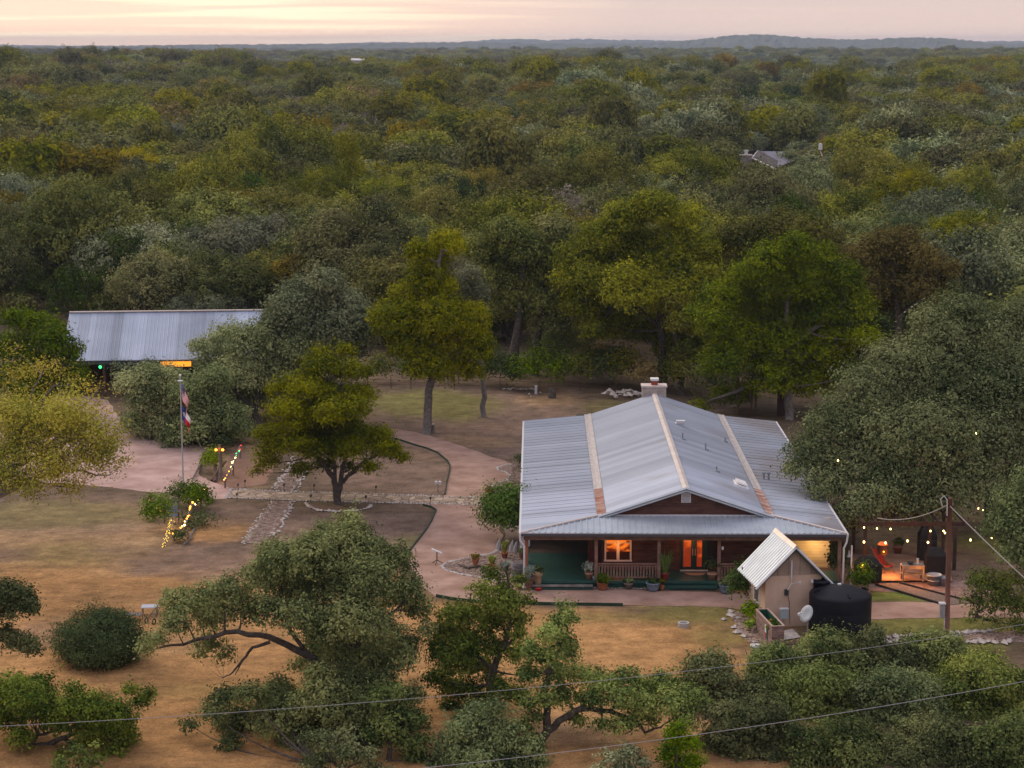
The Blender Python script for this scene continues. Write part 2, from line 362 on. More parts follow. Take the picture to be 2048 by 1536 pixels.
def set_ground():
    nx, ny = len(xs), len(ys); V = np.stack([XX, YY, ZZ], -1).reshape(-1, 3)
    i = np.arange(nx*ny).reshape(ny, nx); Fc = np.stack([i[:-1, :-1], i[:-1, 1:], i[1:, 1:], i[1:, :-1]], -1).reshape(-1, 4)
    me = bpy.data.meshes.new('ground'); me.from_pydata(V.tolist(), [], Fc.tolist())
    px, py = toP(XX, np.maximum(YY, 40.0)); n1 = vnoise(XX, YY*.6, 3.0, 1); n2 = vnoise(XX, YY*.5, 9.0, 2); n3 = vnoise(XX, YY, 1.3, 3)
    dry, tan, mauve, olive, litter = [np.array(c) for c in ((.365,.200,.082), (.36,.230,.120), (.185,.125,.095), (.155,.145,.042), (.13,.092,.062))]
    C = np.zeros(XX.shape+(3,)) + litter
    def put(cx, cy, rx, ry, c, k=1.0, soft=.5, rag=.55):
        d = np.sqrt(((px-cx)/rx)**2 + ((py-cy)/ry)**2) + (n1-.5)*rag + (n2-.5)*rag + (n3-.5)*rag*.5
        w = (1-sstep(1-soft, 1+soft*.4, d))*k*(YY > 60); C[:] = C*(1-w[..., None]) + c*w[..., None]
    put(600, 1420, 1100, 300, dry, 1, .2); put(150, 1210, 480, 110, dry, 1, .5); put(1150, 1300, 500, 110, dry, .95, .4)
    put(110, 1075, 330, 70, tan, .8); put(120, 1025, 260, 44, mauve, .6); put(60, 1030, 180, 30, olive, .5); put(130, 1110, 120, 24, olive, .35); put(10, 1110, 60, 16, mauve, .6)
    put(430, 1110, 190, 30, mauve, .85, .6, .9); put(420, 1145, 110, 18, mauve, .7, .6, 1.2); put(430, 1060, 85, 26, dry, .8); put(470, 1030, 60, 24, mauve, .7)
    put(700, 1070, 190, 60, mauve, .95, .3); put(740, 950, 170, 62, mauve, .95, .3); put(850, 895, 60, 26, tan, .6); put(860, 1085, 60, 18, olive, .6); put(790, 1120, 60, 16, olive, .5)
    put(500, 925, 60, 50, tan, .7); put(120, 1275, 110, 30, mauve, .5, .6, 1.1); put(430, 1380, 180, 18, olive, .3); put(330, 1290, 120, 20, tan, .4)
    put(980, 850, 320, 85, mauve, .9, .4); put(880, 815, 130, 34, olive, .85); put(1100, 800, 80, 16, tan, .6); put(1210, 815, 70, 20, olive, .5); put(950, 885, 90, 12, tan, .4)
    put(1390, 1225, 150, 34, olive, .75); put(1450, 1275, 80, 26, olive, .6); put(1210, 1235, 120, 16, olive, .45); put(1000, 1225, 80, 14, olive, .35)
    put(1900, 1265, 260, 45, olive, 1, .3); put(1990, 1100, 130, 60, olive, .9); put(1900, 1370, 260, 40, mauve, .6); put(1180, 1470, 150, 34, mauve, .5, .6, 1); put(1290, 1450, 260, 60, tan, .3)
    put(1880, 1130, 240, 45, np.array((.16,.095,.070)), .8); put(1800, 1192, 130, 16, olive*np.array((.8,1.1,.8)), .95, .3, .4); put(1960, 1150, 90, 26, mauve, .6)
    put(1600, 1300, 90, 40, np.array((.14,.09,.07)), .8); put(840, 720, 110, 22, litter*.8, .8); put(180, 490, 90, 30, dry*.9, .9); put(1400, 415, 90, 25, tan, .9); put(1240, 660, 60, 20, tan, .6); put(330, 612, 240, 12, np.array((.33,.22,.2)), .9)
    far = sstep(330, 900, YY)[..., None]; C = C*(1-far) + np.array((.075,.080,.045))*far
    C *= (.82 + .36*vnoise(XX, YY, .9, 9))[..., None]
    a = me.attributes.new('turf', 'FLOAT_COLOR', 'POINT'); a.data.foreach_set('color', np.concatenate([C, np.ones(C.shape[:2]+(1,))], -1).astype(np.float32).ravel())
    me.polygons.foreach_set('use_smooth', [True]*len(me.polygons))
    m = bpy.data.materials.new('turf'); m.use_nodes = True; nt = m.node_tree; N, L = nt.nodes, nt.links; b = N['Principled BSDF']; b.inputs['Roughness'].default_value = .95; b.inputs['Specular IOR Level'].default_value = .1
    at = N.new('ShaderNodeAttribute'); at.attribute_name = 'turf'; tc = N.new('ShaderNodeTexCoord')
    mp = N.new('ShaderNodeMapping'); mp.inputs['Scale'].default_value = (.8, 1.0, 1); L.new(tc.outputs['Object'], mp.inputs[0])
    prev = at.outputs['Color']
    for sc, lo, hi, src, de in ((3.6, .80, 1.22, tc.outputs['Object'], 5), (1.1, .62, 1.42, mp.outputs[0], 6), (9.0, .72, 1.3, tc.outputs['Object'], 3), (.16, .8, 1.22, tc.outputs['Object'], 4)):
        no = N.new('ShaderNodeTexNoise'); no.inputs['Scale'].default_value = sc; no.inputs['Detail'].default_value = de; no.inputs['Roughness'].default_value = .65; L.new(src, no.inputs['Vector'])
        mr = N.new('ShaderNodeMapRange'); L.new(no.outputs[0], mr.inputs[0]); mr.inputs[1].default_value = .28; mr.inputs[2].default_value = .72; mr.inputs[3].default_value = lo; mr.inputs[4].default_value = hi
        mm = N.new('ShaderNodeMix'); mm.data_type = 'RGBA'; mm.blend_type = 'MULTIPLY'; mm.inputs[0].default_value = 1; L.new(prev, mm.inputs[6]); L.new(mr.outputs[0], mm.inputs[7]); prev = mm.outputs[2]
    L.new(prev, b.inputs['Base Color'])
    nb = N.new('ShaderNodeTexNoise'); nb.inputs['Scale'].default_value = 4; nb.inputs['Detail'].default_value = 6; L.new(tc.outputs['Object'], nb.inputs['Vector'])
    bp = N.new('ShaderNodeBump'); bp.inputs['Strength'].default_value = .6; bp.inputs['Distance'].default_value = .12; L.new(nb.outputs[0], bp.inputs['Height']); L.new(bp.outputs[0], b.inputs['Normal'])
    me.materials.append(m); me.update(); o = bpy.data.objects.new('ground', me); col.objects.link(o); o['kind'] = 'structure'
set_ground()
# ------------------------------------------------------------------ hills on the horizon
HILLM = mat('wooded_hill', (.045,.055,.030), (.10,.10,.065), .012, .95, bump=1, bscale=.05)
def ridge(name, D, prof, depth, tree, seed, foot=-10):
    """a wooded ridge whose skyline passes the (px, py) list when seen from the drone"""
    px = np.array([p[0] for p in prof], float); hx = (px-1024)/F*D*1.0; top = np.array([P(p[0], p[1], D).z for p in prof])
    n = int((hx[-1]-hx[0])/(D*.0016)); X = np.linspace(hx[0], hx[-1], n); T = np.interp(X, hx, top)
    K = np.ones(9)/9; T = np.convolve(np.pad(T, 4, 'edge'), K, 'valid')
    rows = 26; rs = np.random.RandomState(seed); vs = []
    for r in range(rows):
        u = r/(rows-1)*2-1; prof_ = 1-abs(u)**1.7; prof_ = prof_ if u < 0 else prof_**.6
        z = foot + (T-foot)*prof_ + (rs.rand(n)-.5)*tree*(1.0 if prof_ > .05 else 0) + 6*np.sin(X*.004+r)*prof_*(1-prof_)
        vs.append(np.stack([X, np.full(n, D+u*depth)+rs.rand(n)*depth*.03, z], -1))
    V = np.stack(vs); i = np.arange(rows*n).reshape(rows, n); Fc = np.stack([i[:-1, :-1], i[:-1, 1:], i[1:, 1:], i[1:, :-1]], -1).reshape(-1, 4)
    me = bpy.data.meshes.new(name); me.from_pydata(V.reshape(-1, 3).tolist(), [], Fc.tolist()); me.materials.append(HILLM)
    o = bpy.data.objects.new(name, me); col.objects.link(o); o['kind'] = 'structure'
ridge('hills', 11500, [(-800,96),(-200,92),(0,90),(60,92),(230,93),(500,91),(700,88),(760,85),(830,86),(940,85),(960,80),(1040,79),(1110,82),(1140,78),(1200,80),(1330,82),(1500,84),(1900,86),(1960,83),(2048,84),(2800,86)], 700, 14, 1)
ridge('hills', 7800, [(-900,96),(0,95),(250,93),(420,91),(600,90),(840,88),(960,87),(1100,88),(1250,89),(1340,86),(1390,80),(1440,74),(1490,69),(1530,70),(1570,74),(1620,77),(1660,80),(1740,80),(1790,77),(1860,76),(1900,79),(1960,88),(2048,90),(2800,92)], 600, 12, 2)
ridge('hills', 5600, [(-900,99),(0,98),(300,97),(480,101),(560,97),(620,99),(900,97),(1160,101),(1200,98),(1300,100),(1700,101),(2048,104),(2900,104)], 420, 9, 3)
# ------------------------------------------------------------------ gravel, paths, beds (sheets a few mm to cm above the turf)
SHEETS = []
def sheet(name, pts, m, z, kind='structure', wob=.10, seed=0, **tg):
    rng = random.Random(seed+len(pts)); W = [G(*p) for p in pts]; out = []
    for i, a in enumerate(W):
        b = W[(i+1) % len(W)]; n = max(int((b-a).length/.7), 1)
        nrm = Vector((-(b-a).y, (b-a).x, 0)).normalized()
        for k in range(n):
            q = a + (b-a)*k/n + nrm*rng.uniform(-wob, wob); out.append((q.x, q.y, z))
    SHEETS.append([(q[0], q[1]) for q in out])
    import mathutils
    tri = mathutils.geometry.tessellate_polygon([[Vector(q) for q in out]])
    mb = MB(); mb.add(out, [tuple(t) for t in tri])
    o = mb.build(name, m); 
    # all faces up
    me = o.data
    if sum(p.normal.z for p in me.polygons) < 0: me.flip_normals()
    return tag(o, kind=kind, **tg)
GRAV = mat('pink_granite_gravel', (.35,.22,.195), (.53,.37,.335), .5, .95, bump=.35, bscale=9, detail=8)
PATHM = mat('crushed_granite', (.27,.16,.12), (.43,.28,.225), .6, .95, bump=.35, bscale=9, detail=8)
ROCKB = mat('river_gravel', (.18,.12,.095), (.34,.25,.21), 5.5, .9, bump=.8, bscale=7, detail=4)
DIRT = mat('red_dirt', (.21,.115,.075), (.29,.17,.12), .6, .95, bump=.4, bscale=8)
STONE = mat('limestone', (.40,.35,.31), (.62,.56,.52), 3, .9, bump=.4)
WSTONE = mat('white_limestone', (.40,.35,.32), (.60,.55,.52), 3, .9, bump=.3)
sheet('driveway', [(-400,955),(0,962),(120,966),(190,972),(280,982),(350,988),(400,990),(430,998),(455,998),(462,978),(428,965),(400,952),(398,925),(420,895),(330,884),(290,878),(262,870),(215,800),(160,790),(120,800),(180,850),(150,872),(-60,862),(-400,850)], GRAV, .012)
sheet('driveway_apron', [(430,997),(455,999),(462,979),(530,968),(546,940),(492,912),(486,880),(470,882),(452,940),(425,964)], DIRT, .008)
sheet('path', [(755,854),(795,858),(832,865),(858,871),(884,880),(928,893),(956,904),(985,914),(1030,929),(1030,941),(995,938),(1003,945),(1021,952),(1012,962),(983,973),(974,985),(962,1000),(966,1015),(993,1036),(1004,1070),(1000,1092),(987,1108),(925,1119),(893,1128),(884,1134),(890,1140),(920,1150),(970,1158),(1008,1166),(1060,1172),(1200,1179),(1460,1186),(1530,1194),(1740,1204),(1850,1205),(2048,1210),(2500,1222),(2500,1250),(2048,1236),(1850,1236),(1735,1240),(1560,1250),(1490,1222),(1440,1214),(1245,1211),(1100,1209),(1000,1207),(941,1203),(873,1193),(843,1172),(822,1140),(817,1105),(836,1080),(853,1059),(864,1040),(873,1020),(862,1014),(840,1010),(888,1005),(890,991),(892,968),(899,942),(900,930),(895,922),(876,906),(855,897),(830,890),(800,880),(770,872),(748,862)], PATHM, .016)
FLAG = mat('flagstone', (.30,.22,.17), (.42,.33,.26), 1.6, .9, bump=.3)
def flag_mat():
    nt = FLAG.node_tree; N, L = nt.nodes, nt.links; b = N['Principled BSDF']
    tc = N.new('ShaderNodeTexCoord'); vo = N.new('ShaderNodeTexVoronoi'); vo.feature = 'DISTANCE_TO_EDGE'; vo.inputs['Scale'].default_value = 1.5; L.new(tc.outputs['Object'], vo.inputs['Vector'])
    v2 = N.new('ShaderNodeTexVoronoi'); v2.inputs['Scale'].default_value = 1.5; L.new(tc.outputs['Object'], v2.inputs['Vector'])
    r = N.new('ShaderNodeValToRGB'); L.new(vo.outputs['Distance'], r.inputs[0]); r.color_ramp.elements[0].position = .02; r.color_ramp.elements[0].color = (.45,.42,.4,1); r.color_ramp.elements[1].position = .09; r.color_ramp.elements[1].color = (1,1,1,1)
    src = b.inputs['Base Color'].links[0].from_socket
    hs = N.new('ShaderNodeHueSaturation'); L.new(src, hs.inputs['Color']); sp_ = N.new('ShaderNodeSeparateColor'); L.new(v2.outputs['Color'], sp_.inputs[0])
    mr = N.new('ShaderNodeMapRange'); L.new(sp_.outputs[0], mr.inputs[0]); mr.inputs[3].default_value = .7; mr.inputs[4].default_value = 1.3; L.new(mr.outputs[0], hs.inputs['Value'])
    mm = N.new('ShaderNodeMix'); mm.data_type = 'RGBA'; mm.blend_type = 'MULTIPLY'; mm.inputs[0].default_value = 1; L.new(hs.outputs[0], mm.inputs[6]); L.new(r.outputs[0], mm.inputs[7]); L.new(mm.outputs[2], b.inputs['Base Color'])
flag_mat()
sheet('walkway', [(455,996),(463,979),(560,984),(700,988),(897,995),(1040,999),(1040,1015),(897,1008),(760,1005),(600,1001)], FLAG, .03)
sheet('creek_bed', [(593,916),(613,930),(609,945),(598,965),(586,984),(549,979),(562,962),(575,938),(585,925)], ROCKB, .012)
sheet('creek_bed', [(544,1003),(584,1004),(575,1025),(562,1048),(543,1072),(520,1090),(484,1085),(502,1063),(520,1040),(535,1020)], ROCKB, .012)
sheet('tree_bed', [(612,1007),(650,1012),(690,1013),(740,1010),(738,1017),(715,1021),(672,1023),(636,1020),(618,1014)], mat('mulch', (.10,.055,.035), (.16,.09,.06), 4, .95, bump=.5), .02)
sheet('rock_bed', [(884,1131),(925,1118),(987,1107),(1000,1092),(1010,1070),(1000,1040),(982,1020),(1045,1018),(1052,1120),(1052,1160),(1200,1168),(1340,1173),(1340,1181),(1200,1180),(1060,1174),(1004,1165),(970,1158),(920,1150),(890,1140)], ROCKB, .02)
sheet('rock_bed', [(1028,929),(1048,926),(1045,996),(985,996),(983,973),(1012,962),(1021,952),(995,938)], ROCKB, .02)
sheet('rock_bed', [(1740,1165),(1960,1160),(1990,1190),(1930,1196),(1840,1186),(1740,1182)], mat('brown_gravel', (.17,.10,.08), (.30,.20,.17), 3, .95, bump=.5), .012)
sheet('rock_bed', [(1740,1272),(1850,1270),(2048,1262),(2300,1262),(2300,1285),(2048,1285),(1850,1284),(1740,1286)], ROCKB, .015)
sheet('rock_bed', [(1455,1222),(1492,1225),(1530,1262),(1560,1330),(1530,1330),(1498,1285),(1470,1250)], mat('pale_soil', (.22,.15,.11), (.36,.27,.22), 2, .95, bump=.5), .012)
sheet('slab', [(1568,1263),(1585,1259),(1602,1276),(1565,1282)], STONE, .05, wob=.01)
sheet('ramp', [(1752,1170),(1800,1168),(1945,1206),(1890,1212)], mat('old_decking', (.13,.09,.07), (.22,.16,.13), 2, .9, stretch=(6,1,1)), .04, wob=.02)
# stone borders, counted as things one by one would be hopeless: each line of stones is one edging
def stones(name, label, line, size, m, gap=1.0, seed=0, closed=False, fz=.55, jit=.04, lo=.7, hi=1.3):
    rng = random.Random(seed); W = [G(*p) for p in line]; root = empty(name, W[0], 0, label, 'stone edging'); n = 0
    tot = sum((b-a).length for a, b in zip(W[:-1], W[1:])); st = max(size*1.75*gap, tot/97)
    for a, b in zip(W[:-1], W[1:]):
        d = (b-a).length; t = 0
        while t < d and n < 100:
            q = a + (b-a)*(t/d) - W[0]; s = max(size, st/1.9/max(gap, 1))*rng.uniform(lo, hi); mb = MB(); mb.rock((0, 0, 0), s, rng, fz*size/max(size, st/1.9/max(gap, 1))); o = mb.build('stone', m, root)
            o.location = (q.x+rng.uniform(-jit, jit), q.y+rng.uniform(-jit, jit), size*.3); t += st; n += 1
    return root
def strip(line, w, h, name, label, m, cat):
    mb = MB(); W = [G(*p) for p in line]
    for a, b in zip(W[:-1], W[1:]):
        d = b-a; mb.obox(((a+b)/2)+Vector((0, 0, h/2)), d.length+w*.6, w, h, math.atan2(d.y, d.x))
    return tag(mb.build(name, m), label, cat)
stones('stone_edging', 'white stone edge along the far side of the flagstone walkway', [(463,978),(560,983),(700,987),(897,994),(1035,997)], .105, WSTONE, .62, 1, fz=.7)
stones('stone_edging', 'white stone edge along the near side of the flagstone walkway', [(455,996),(600,1002),(760,1006),(897,1009),(1040,1013)], .105, WSTONE, .62, 2, fz=.7)
stones('stone_edging', 'short white stone end of the flagstone walkway by the driveway', [(463,978),(453,997)], .11, WSTONE, .62, 3, fz=.7)
stones('stone_edging', 'curved white stone border of the rock bed beside the left porch', [(1028,929),(1010,930),(995,935),(997,941),(1012,945),(1021,952),(1012,962),(990,968),(983,976)], .105, WSTONE, .62, 4)
stones('stone_edging', 'white stone border from the two clay pots toward the flowering shrub', [(966,1016),(978,1024),(993,1036)], .11, WSTONE, .62, 5)
stones('stone_edging', 'white stone border looping round the pointed rock bed near the tripod dish', [(1003,1092),(987,1107),(925,1118),(893,1126),(884,1132),(890,1140),(920,1149),(970,1158),(1005,1165)], .11, WSTONE, .62, 6)
stones('stone_edging', 'half ring of brown stones round the tree by the walkway', [(612,1007),(618,1015),(636,1021),(672,1024),(715,1022),(738,1017),(744,1011)], .17, STONE, .9, 7)
for i, (ln, lb) in enumerate((([(590,915),(575,935),(562,960),(548,979)], 'left rocks of the dry creek above the walkway'), ([(615,930),(610,945),(600,963),(588,985)], 'right rocks of the dry creek above the walkway'),
    ([(583,1004),(576,1024),(562,1050),(543,1074)], 'white rocks on the right of the dry creek below the walkway'), ([(543,1004),(533,1022),(515,1045),(484,1087)], 'left rocks of the dry creek below the walkway'))):
    stones('stone_edging', lb, ln, .13 if i < 3 else .09, WSTONE if i in (1, 2) else STONE, 1.0, 10+i, jit=.22)
stones('stone_edging', 'row of big white rocks behind the utility pole along the lower bed', [(1700,1274),(1760,1278),(1850,1272),(1900,1268),(1990,1264)], .28, WSTONE, .9, 20, jit=.1)
stones('stone_edging', 'nearer row of white rocks right of the utility pole', [(1720,1288),(1850,1284),(1950,1286),(1975,1287),(2030,1285)], .26, WSTONE, .9, 21, jit=.15)
stones('stone_edging', 'scattered white rocks between the lawn and the stucco shed', [(1445,1226),(1460,1238),(1470,1255),(1490,1272),(1500,1285)], .2, WSTONE, 2.0, 22, jit=.5)
GREENM = mat('green_edging', (.02,.05,.03), rough=.6)
strip([(770,873),(800,881),(830,891),(855,898),(876,907),(895,923),(900,932),(899,943),(893,968),(890,990)], .07, .12, 'lawn_edging', 'dark metal edging curving along the upper left of the gravel path', GREENM, 'edging')
strip([(846,1011),(862,1015),(872,1021),(864,1041),(853,1060),(836,1081),(817,1106)], .07, .12, 'lawn_edging', 'dark metal edging below the walkway, left of the gravel path', GREENM, 'edging')
strip([(873,1194),(905,1200),(941,1204),(1000,1208),(1100,1210),(1245,1212)], .07, .16, 'lawn_edging', 'dark green edging along the front lawn side of the path', GREENM, 'edging')
strip([(1752,1171),(1890,1212)], .10, .12, 'timber_edging', 'left dark timber edge of the ramp below the patio', mat('black_timber', (.03,.025,.025)), 'edging')
strip([(1800,1168),(1945,1206)], .10, .12, 'timber_edging', 'right dark timber edge of the ramp below the patio', MATS['black_timber'], 'edging')
# loose gravel that gives the beds their grain
def pebbles():
    rng = random.Random(5); mb = MB()
    def fill(poly, n, s):
        W = [G(*p) for p in poly]; x0, x1 = min(w.x for w in W), max(w.x for w in W); y0, y1 = min(w.y for w in W), max(w.y for w in W); k = 0
        while k < n:
            x, y = rng.uniform(x0, x1), rng.uniform(y0, y1); ins = False
            for a, b in zip(W, W[1:]+W[:1]):
                if (a.y > y) != (b.y > y) and x < (b.x-a.x)*(y-a.y)/(b.y-a.y)+a.x: ins = not ins
            k += 1
            if ins: mb.rock((x, y, .02+s*.2), s*rng.uniform(.5, 1.3), rng, .5)
    fill([(593,916),(613,930),(609,945),(598,965),(586,984),(549,979),(562,962),(575,938)], 3000, .06)
    fill([(544,1003),(584,1004),(575,1025),(562,1048),(543,1072),(520,1090),(484,1085),(502,1063),(520,1040)], 3800, .06)
    fill([(884,1131),(925,1118),(987,1107),(1050,1085),(1052,1160),(1004,1165),(970,1158),(920,1150)], 900, .10)
    fill([(1052,1166),(1340,1172),(1340,1180),(1060,1174)], 700, .09)
    fill([(1028,929),(1048,926),(1045,996),(985,996),(983,973),(1021,952)], 500, .10)
    fill([(1455,1222),(1492,1225),(1530,1262),(1545,1300),(1498,1285),(1470,1250)], 260, .09)
    fill([(1740,1272),(2048,1262),(2048,1285),(1740,1286)], 500, .10)
    tag(mb.build('gravel', mat('pebble', (.19,.125,.095), (.42,.31,.26), 2.5, .9)), kind='stuff')
pebbles()
# ------------------------------------------------------------------ the ranch house
def roofmat(name, c1, c2, axis, pw, per, rough=.42, metal=.55, dark=.72, patch=None):
    """galvanised sheets: tone steps from sheet to sheet, dark overlap lines, faint weathering"""
    m = mat(name, c1, c2, .35, rough, metal, bump=.05, bscale=2, detail=6, boards=(axis, per), bcol=dark); return m
CAPM = mat('ridge_cap_metal', (.62,.54,.50), (.74,.66,.62), 1.2, .45, .3)
RUST = mat('rusty_flashing', (.26,.075,.035), (.42,.30,.26), 1.2, .8, .1, stretch=(1, 2.5, 1))
WOODR = mat('red_cedar_siding', (.072,.032,.024), (.130,.062,.044), 1.4, .75, stretch=(1, 1, 5), boards=(2, .16), bcol=.45)
DWOOD = mat('dark_timber', (.085,.045,.030), (.14,.08,.055), 2, .8)
RAILW = mat('railing_wood', (.16,.085,.065), (.26,.16,.13), 3, .8)
DECKG = mat('green_deck_boards', (.012,.058,.050), (.020,.088,.072), 1.2, .42, boards=(1, .14), bcol=.55, spec=.5)
TRIM = mat('pale_trim', (.60,.57,.58), (.72,.69,.70), 2, .6)
GUTT = mat('white_gutter', (.62,.62,.66), rough=.5)
COP = mat('copper_post', (.24,.085,.045), (.32,.13,.07), 2, .6)
HW = G(1043, 1150)      # x only
house = empty('ranch_house', (9.8, 107.2, 0), -.0115, 'long ranch house with a pale metal roof and wrap around porch', 'house')
ZE, ZB, ZR, LEN = 3.25, 3.66, 5.26, 33.2
RL = roofmat('galvanised_roof', (.38,.42,.52), (.42,.46,.56), 1, 5, .92, rough=.5, metal=.35, dark=.93)
def ribs(name, p00, p10, p01, p11, along, n, rh, m, parent, th=.05, w=.12):
    """a sheet p00-p10-p11-p01 whose n ribs run from edge p00-p01 to edge p10-p11 (along='u') with raised ridges"""
    mb = MB(); A, B, C, D = [Vector(p) for p in (p00, p10, p01, p11)]; up = Vector((0, 0, rh)); vs = []; fs = []
    ks = []
    for i in range(n):
        t = i/n; ks += [(t, 0), (t+(1-w)/n, 0), (t+(1-w*.75)/n, 1), (t+(1-w*.25)/n, 1)]
    ks.append((1, 0))
    for t, h in ks:
        a = A.lerp(C, t)+up*h; b = B.lerp(D, t)+up*h; vs += [a, b, a-Vector((0, 0, th)), b-Vector((0, 0, th))]
    for i in range(len(ks)-1):
        q = 4*i; fs += [(q, q+1, q+5, q+4), (q+2, q+6, q+7, q+3), (q, q+4, q+6, q+2), (q+1, q+3, q+7, q+5)]
    fs += [(0, 2, 3, 1), (4*len(ks)-4, 4*len(ks)-3, 4*len(ks)-1, 4*len(ks)-2)]
    mb.add(vs, fs); return mb
def batches():
    nt = RL.node_tree; N, L = nt.nodes, nt.links; b = N['Principled BSDF']; src = b.inputs['Base Color'].links[0].from_socket
    tc = N.new('ShaderNodeTexCoord'); sep = N.new('ShaderNodeSeparateXYZ'); L.new(tc.outputs['Object'], sep.inputs[0])
    lt = N.new('ShaderNodeMath'); lt.operation = 'LESS_THAN'; L.new(sep.outputs[1], lt.inputs[0]); lt.inputs[1].default_value = 9.2      # newer sheets at the front
    mr = N.new('ShaderNodeMapRange'); L.new(lt.outputs[0], mr.inputs[0]); mr.inputs[3].default_value = .88; mr.inputs[4].default_value = 1.10
    m1 = N.new('ShaderNodeMix'); m1.data_type = 'RGBA'; m1.blend_type = 'MULTIPLY'; m1.inputs[0].default_value = 1; L.new(src, m1.inputs[6]); L.new(mr.outputs[0], m1.inputs[7])
    no = N.new('ShaderNodeTexNoise'); no.inputs['Scale'].default_value = .22; no.inputs['Detail'].default_value = 5; L.new(tc.outputs['Object'], no.inputs['Vector'])   # tannin stains below the trees
    ad = N.new('ShaderNodeMath'); ad.operation = 'MULTIPLY_ADD'; L.new(sep.outputs[0], ad.inputs[0]); ad.inputs[1].default_value = .030; L.new(no.outputs[0], ad.inputs[2])
    r = N.new('ShaderNodeValToRGB'); L.new(ad.outputs[0], r.inputs[0]); r.color_ramp.elements[0].position = .60; r.color_ramp.elements[0].color = (0, 0, 0, 1); r.color_ramp.elements[1].position = .82; r.color_ramp.elements[1].color = (.65,.65,.65,1)
    m2 = N.new('ShaderNodeMix'); m2.data_type = 'RGBA'; L.new(r.outputs[0], m2.inputs[0]); L.new(m1.outputs[2], m2.inputs[6]); m2.inputs[7].default_value = (.24,.20,.20,1); L.new(m2.outputs[2], b.inputs['Base Color'])
batches()
# main gable slopes and side wings, built as ribbed sheets (ribs run down the slope)
YG = 2.25
roof = ribs('r', (-4.8, YG, ZB), (0, YG, ZR), (-4.8, LEN, ZB), (0, LEN, ZR), 'u', 34, .014, RL, house)
r2 = ribs('r', (0, YG, ZR), (4.8, YG, ZB), (0, LEN, ZR), (4.8, LEN, ZB), 'u', 34, .014, RL, house); roof.add(r2.v, r2.f)
o_roof = roof.build('roof', RL, house)
# wings start at the hip line: split the first metres so that the hip stays clean
def wing(sgn):
    mb = MB(); XE = 9.3 if sgn < 0 else 8.7; x0, x1 = XE*sgn, 4.8*sgn; n = 34
    ys_ = [2.45 + (LEN-2.45)*i/n for i in range(n+1)]
    def zz(x): return ZE + (ZB-ZE)*(XE-abs(x))/(XE-4.8)
    for a, b in zip(ys_[:-1], ys_[1:]):
        mb.slab([(x0, a, ZE), (x0, b, ZE), (x1, b, ZB), (x1, a, ZB)] if sgn > 0 else [(x0, a, ZE), (x1, a, ZB), (x1, b, ZB), (x0, b, ZE)], .05)
        mb.slab([(x0, b-.02, ZE+.02), (x0, b+.02, ZE+.02), (x1, b+.02, ZB+.02), (x1, b-.02, ZB+.02)] if sgn > 0 else [(x0, b-.02, ZE+.02), (x1, b-.02, ZB+.02), (x1, b+.02, ZB+.02), (x0, b+.02, ZE+.02)], .028)
    for i, (a, b) in enumerate(((.0, .82), (.82, 1.63), (1.63, 2.45))):   # triangle at the hip
        xa, xb = x0 - sgn*(XE-4.8)*a/2.45, x0 - sgn*(XE-4.8)*b/2.45
        pts = [(x0, a, ZE), (xa, a, zz(xa)), (xb, b, zz(xb)), (x0, b, ZE)]
        if abs(a) < .01: pts = [(x0, 0, ZE), (xb, b, zz(xb)), (x0, b, ZE)]
        if sgn > 0: pts = pts[::-1]
        mb.slab(pts, .05)
    return mb
for s in (-1, 1): wing(s).build('wing_roof', RL if s < 0 else RL, house)
# porch front slope (ribs down the slope), trapezium between the two hips
PR = mat('porch_sheet', (.40,.45,.52), (.50,.55,.62), .8, .45, .45)
def porch_roof():
    mb = MB(); n = 54; w = 18.0/n
    def top(x): return max(min((9.3-abs(x))/4.5 if x < 0 else (8.7-x)/3.9, 1), 0)
    for i in range(n):
        a, b = -9.3+i*w, -9.3+(i+1)*w; ta, tb = top(a), top(b)
        q = [(a, 0, ZE), (b, 0, ZE), (b, 2.45*tb, ZE+(ZB-ZE)*tb), (a, 2.45*ta, ZE+(ZB-ZE)*ta)]
        if ta < .01: q = q[:3]
        if tb < .01: q = [q[0], q[1], q[3]]
        mb.slab(q, .05)
        c = b; tc = tb
        if .02 < tc: mb.slab([(c-.04, 0, ZE+.04), (c+.04, 0, ZE+.04), (c+.04, 2.45*tc, ZE+(ZB-ZE)*tc+.04), (c-.04, 2.45*tc, ZE+(ZB-ZE)*tc+.04)], .038)
    return mb
porch_roof().build('porch_roof', PR, house)
m = MB()
for s in (-1, 1):     # hip caps
    m.tube([((9.3 if s < 0 else 8.7)*s, 0, ZE+.02), ((7.05 if s < 0 else 6.75)*s, 1.22, (ZE+ZB)/2+.05), (4.8*s, 2.45, ZB+.05)], .07, 6)
m.build('hip_cap', CAPM, house)
m = MB(); m.slab([(-.20, YG-.02, ZR-.0), (0, YG-.02, ZR+.07), (0, LEN+.02, ZR+.07), (-.20, LEN+.02, ZR+.0)], .02); m.slab([(0, YG-.02, ZR+.07), (.20, YG-.02, ZR+.0), (.20, LEN+.02, ZR+.0), (0, LEN+.02, ZR+.07)], .02)
m.build('ridge_cap', CAPM, house)
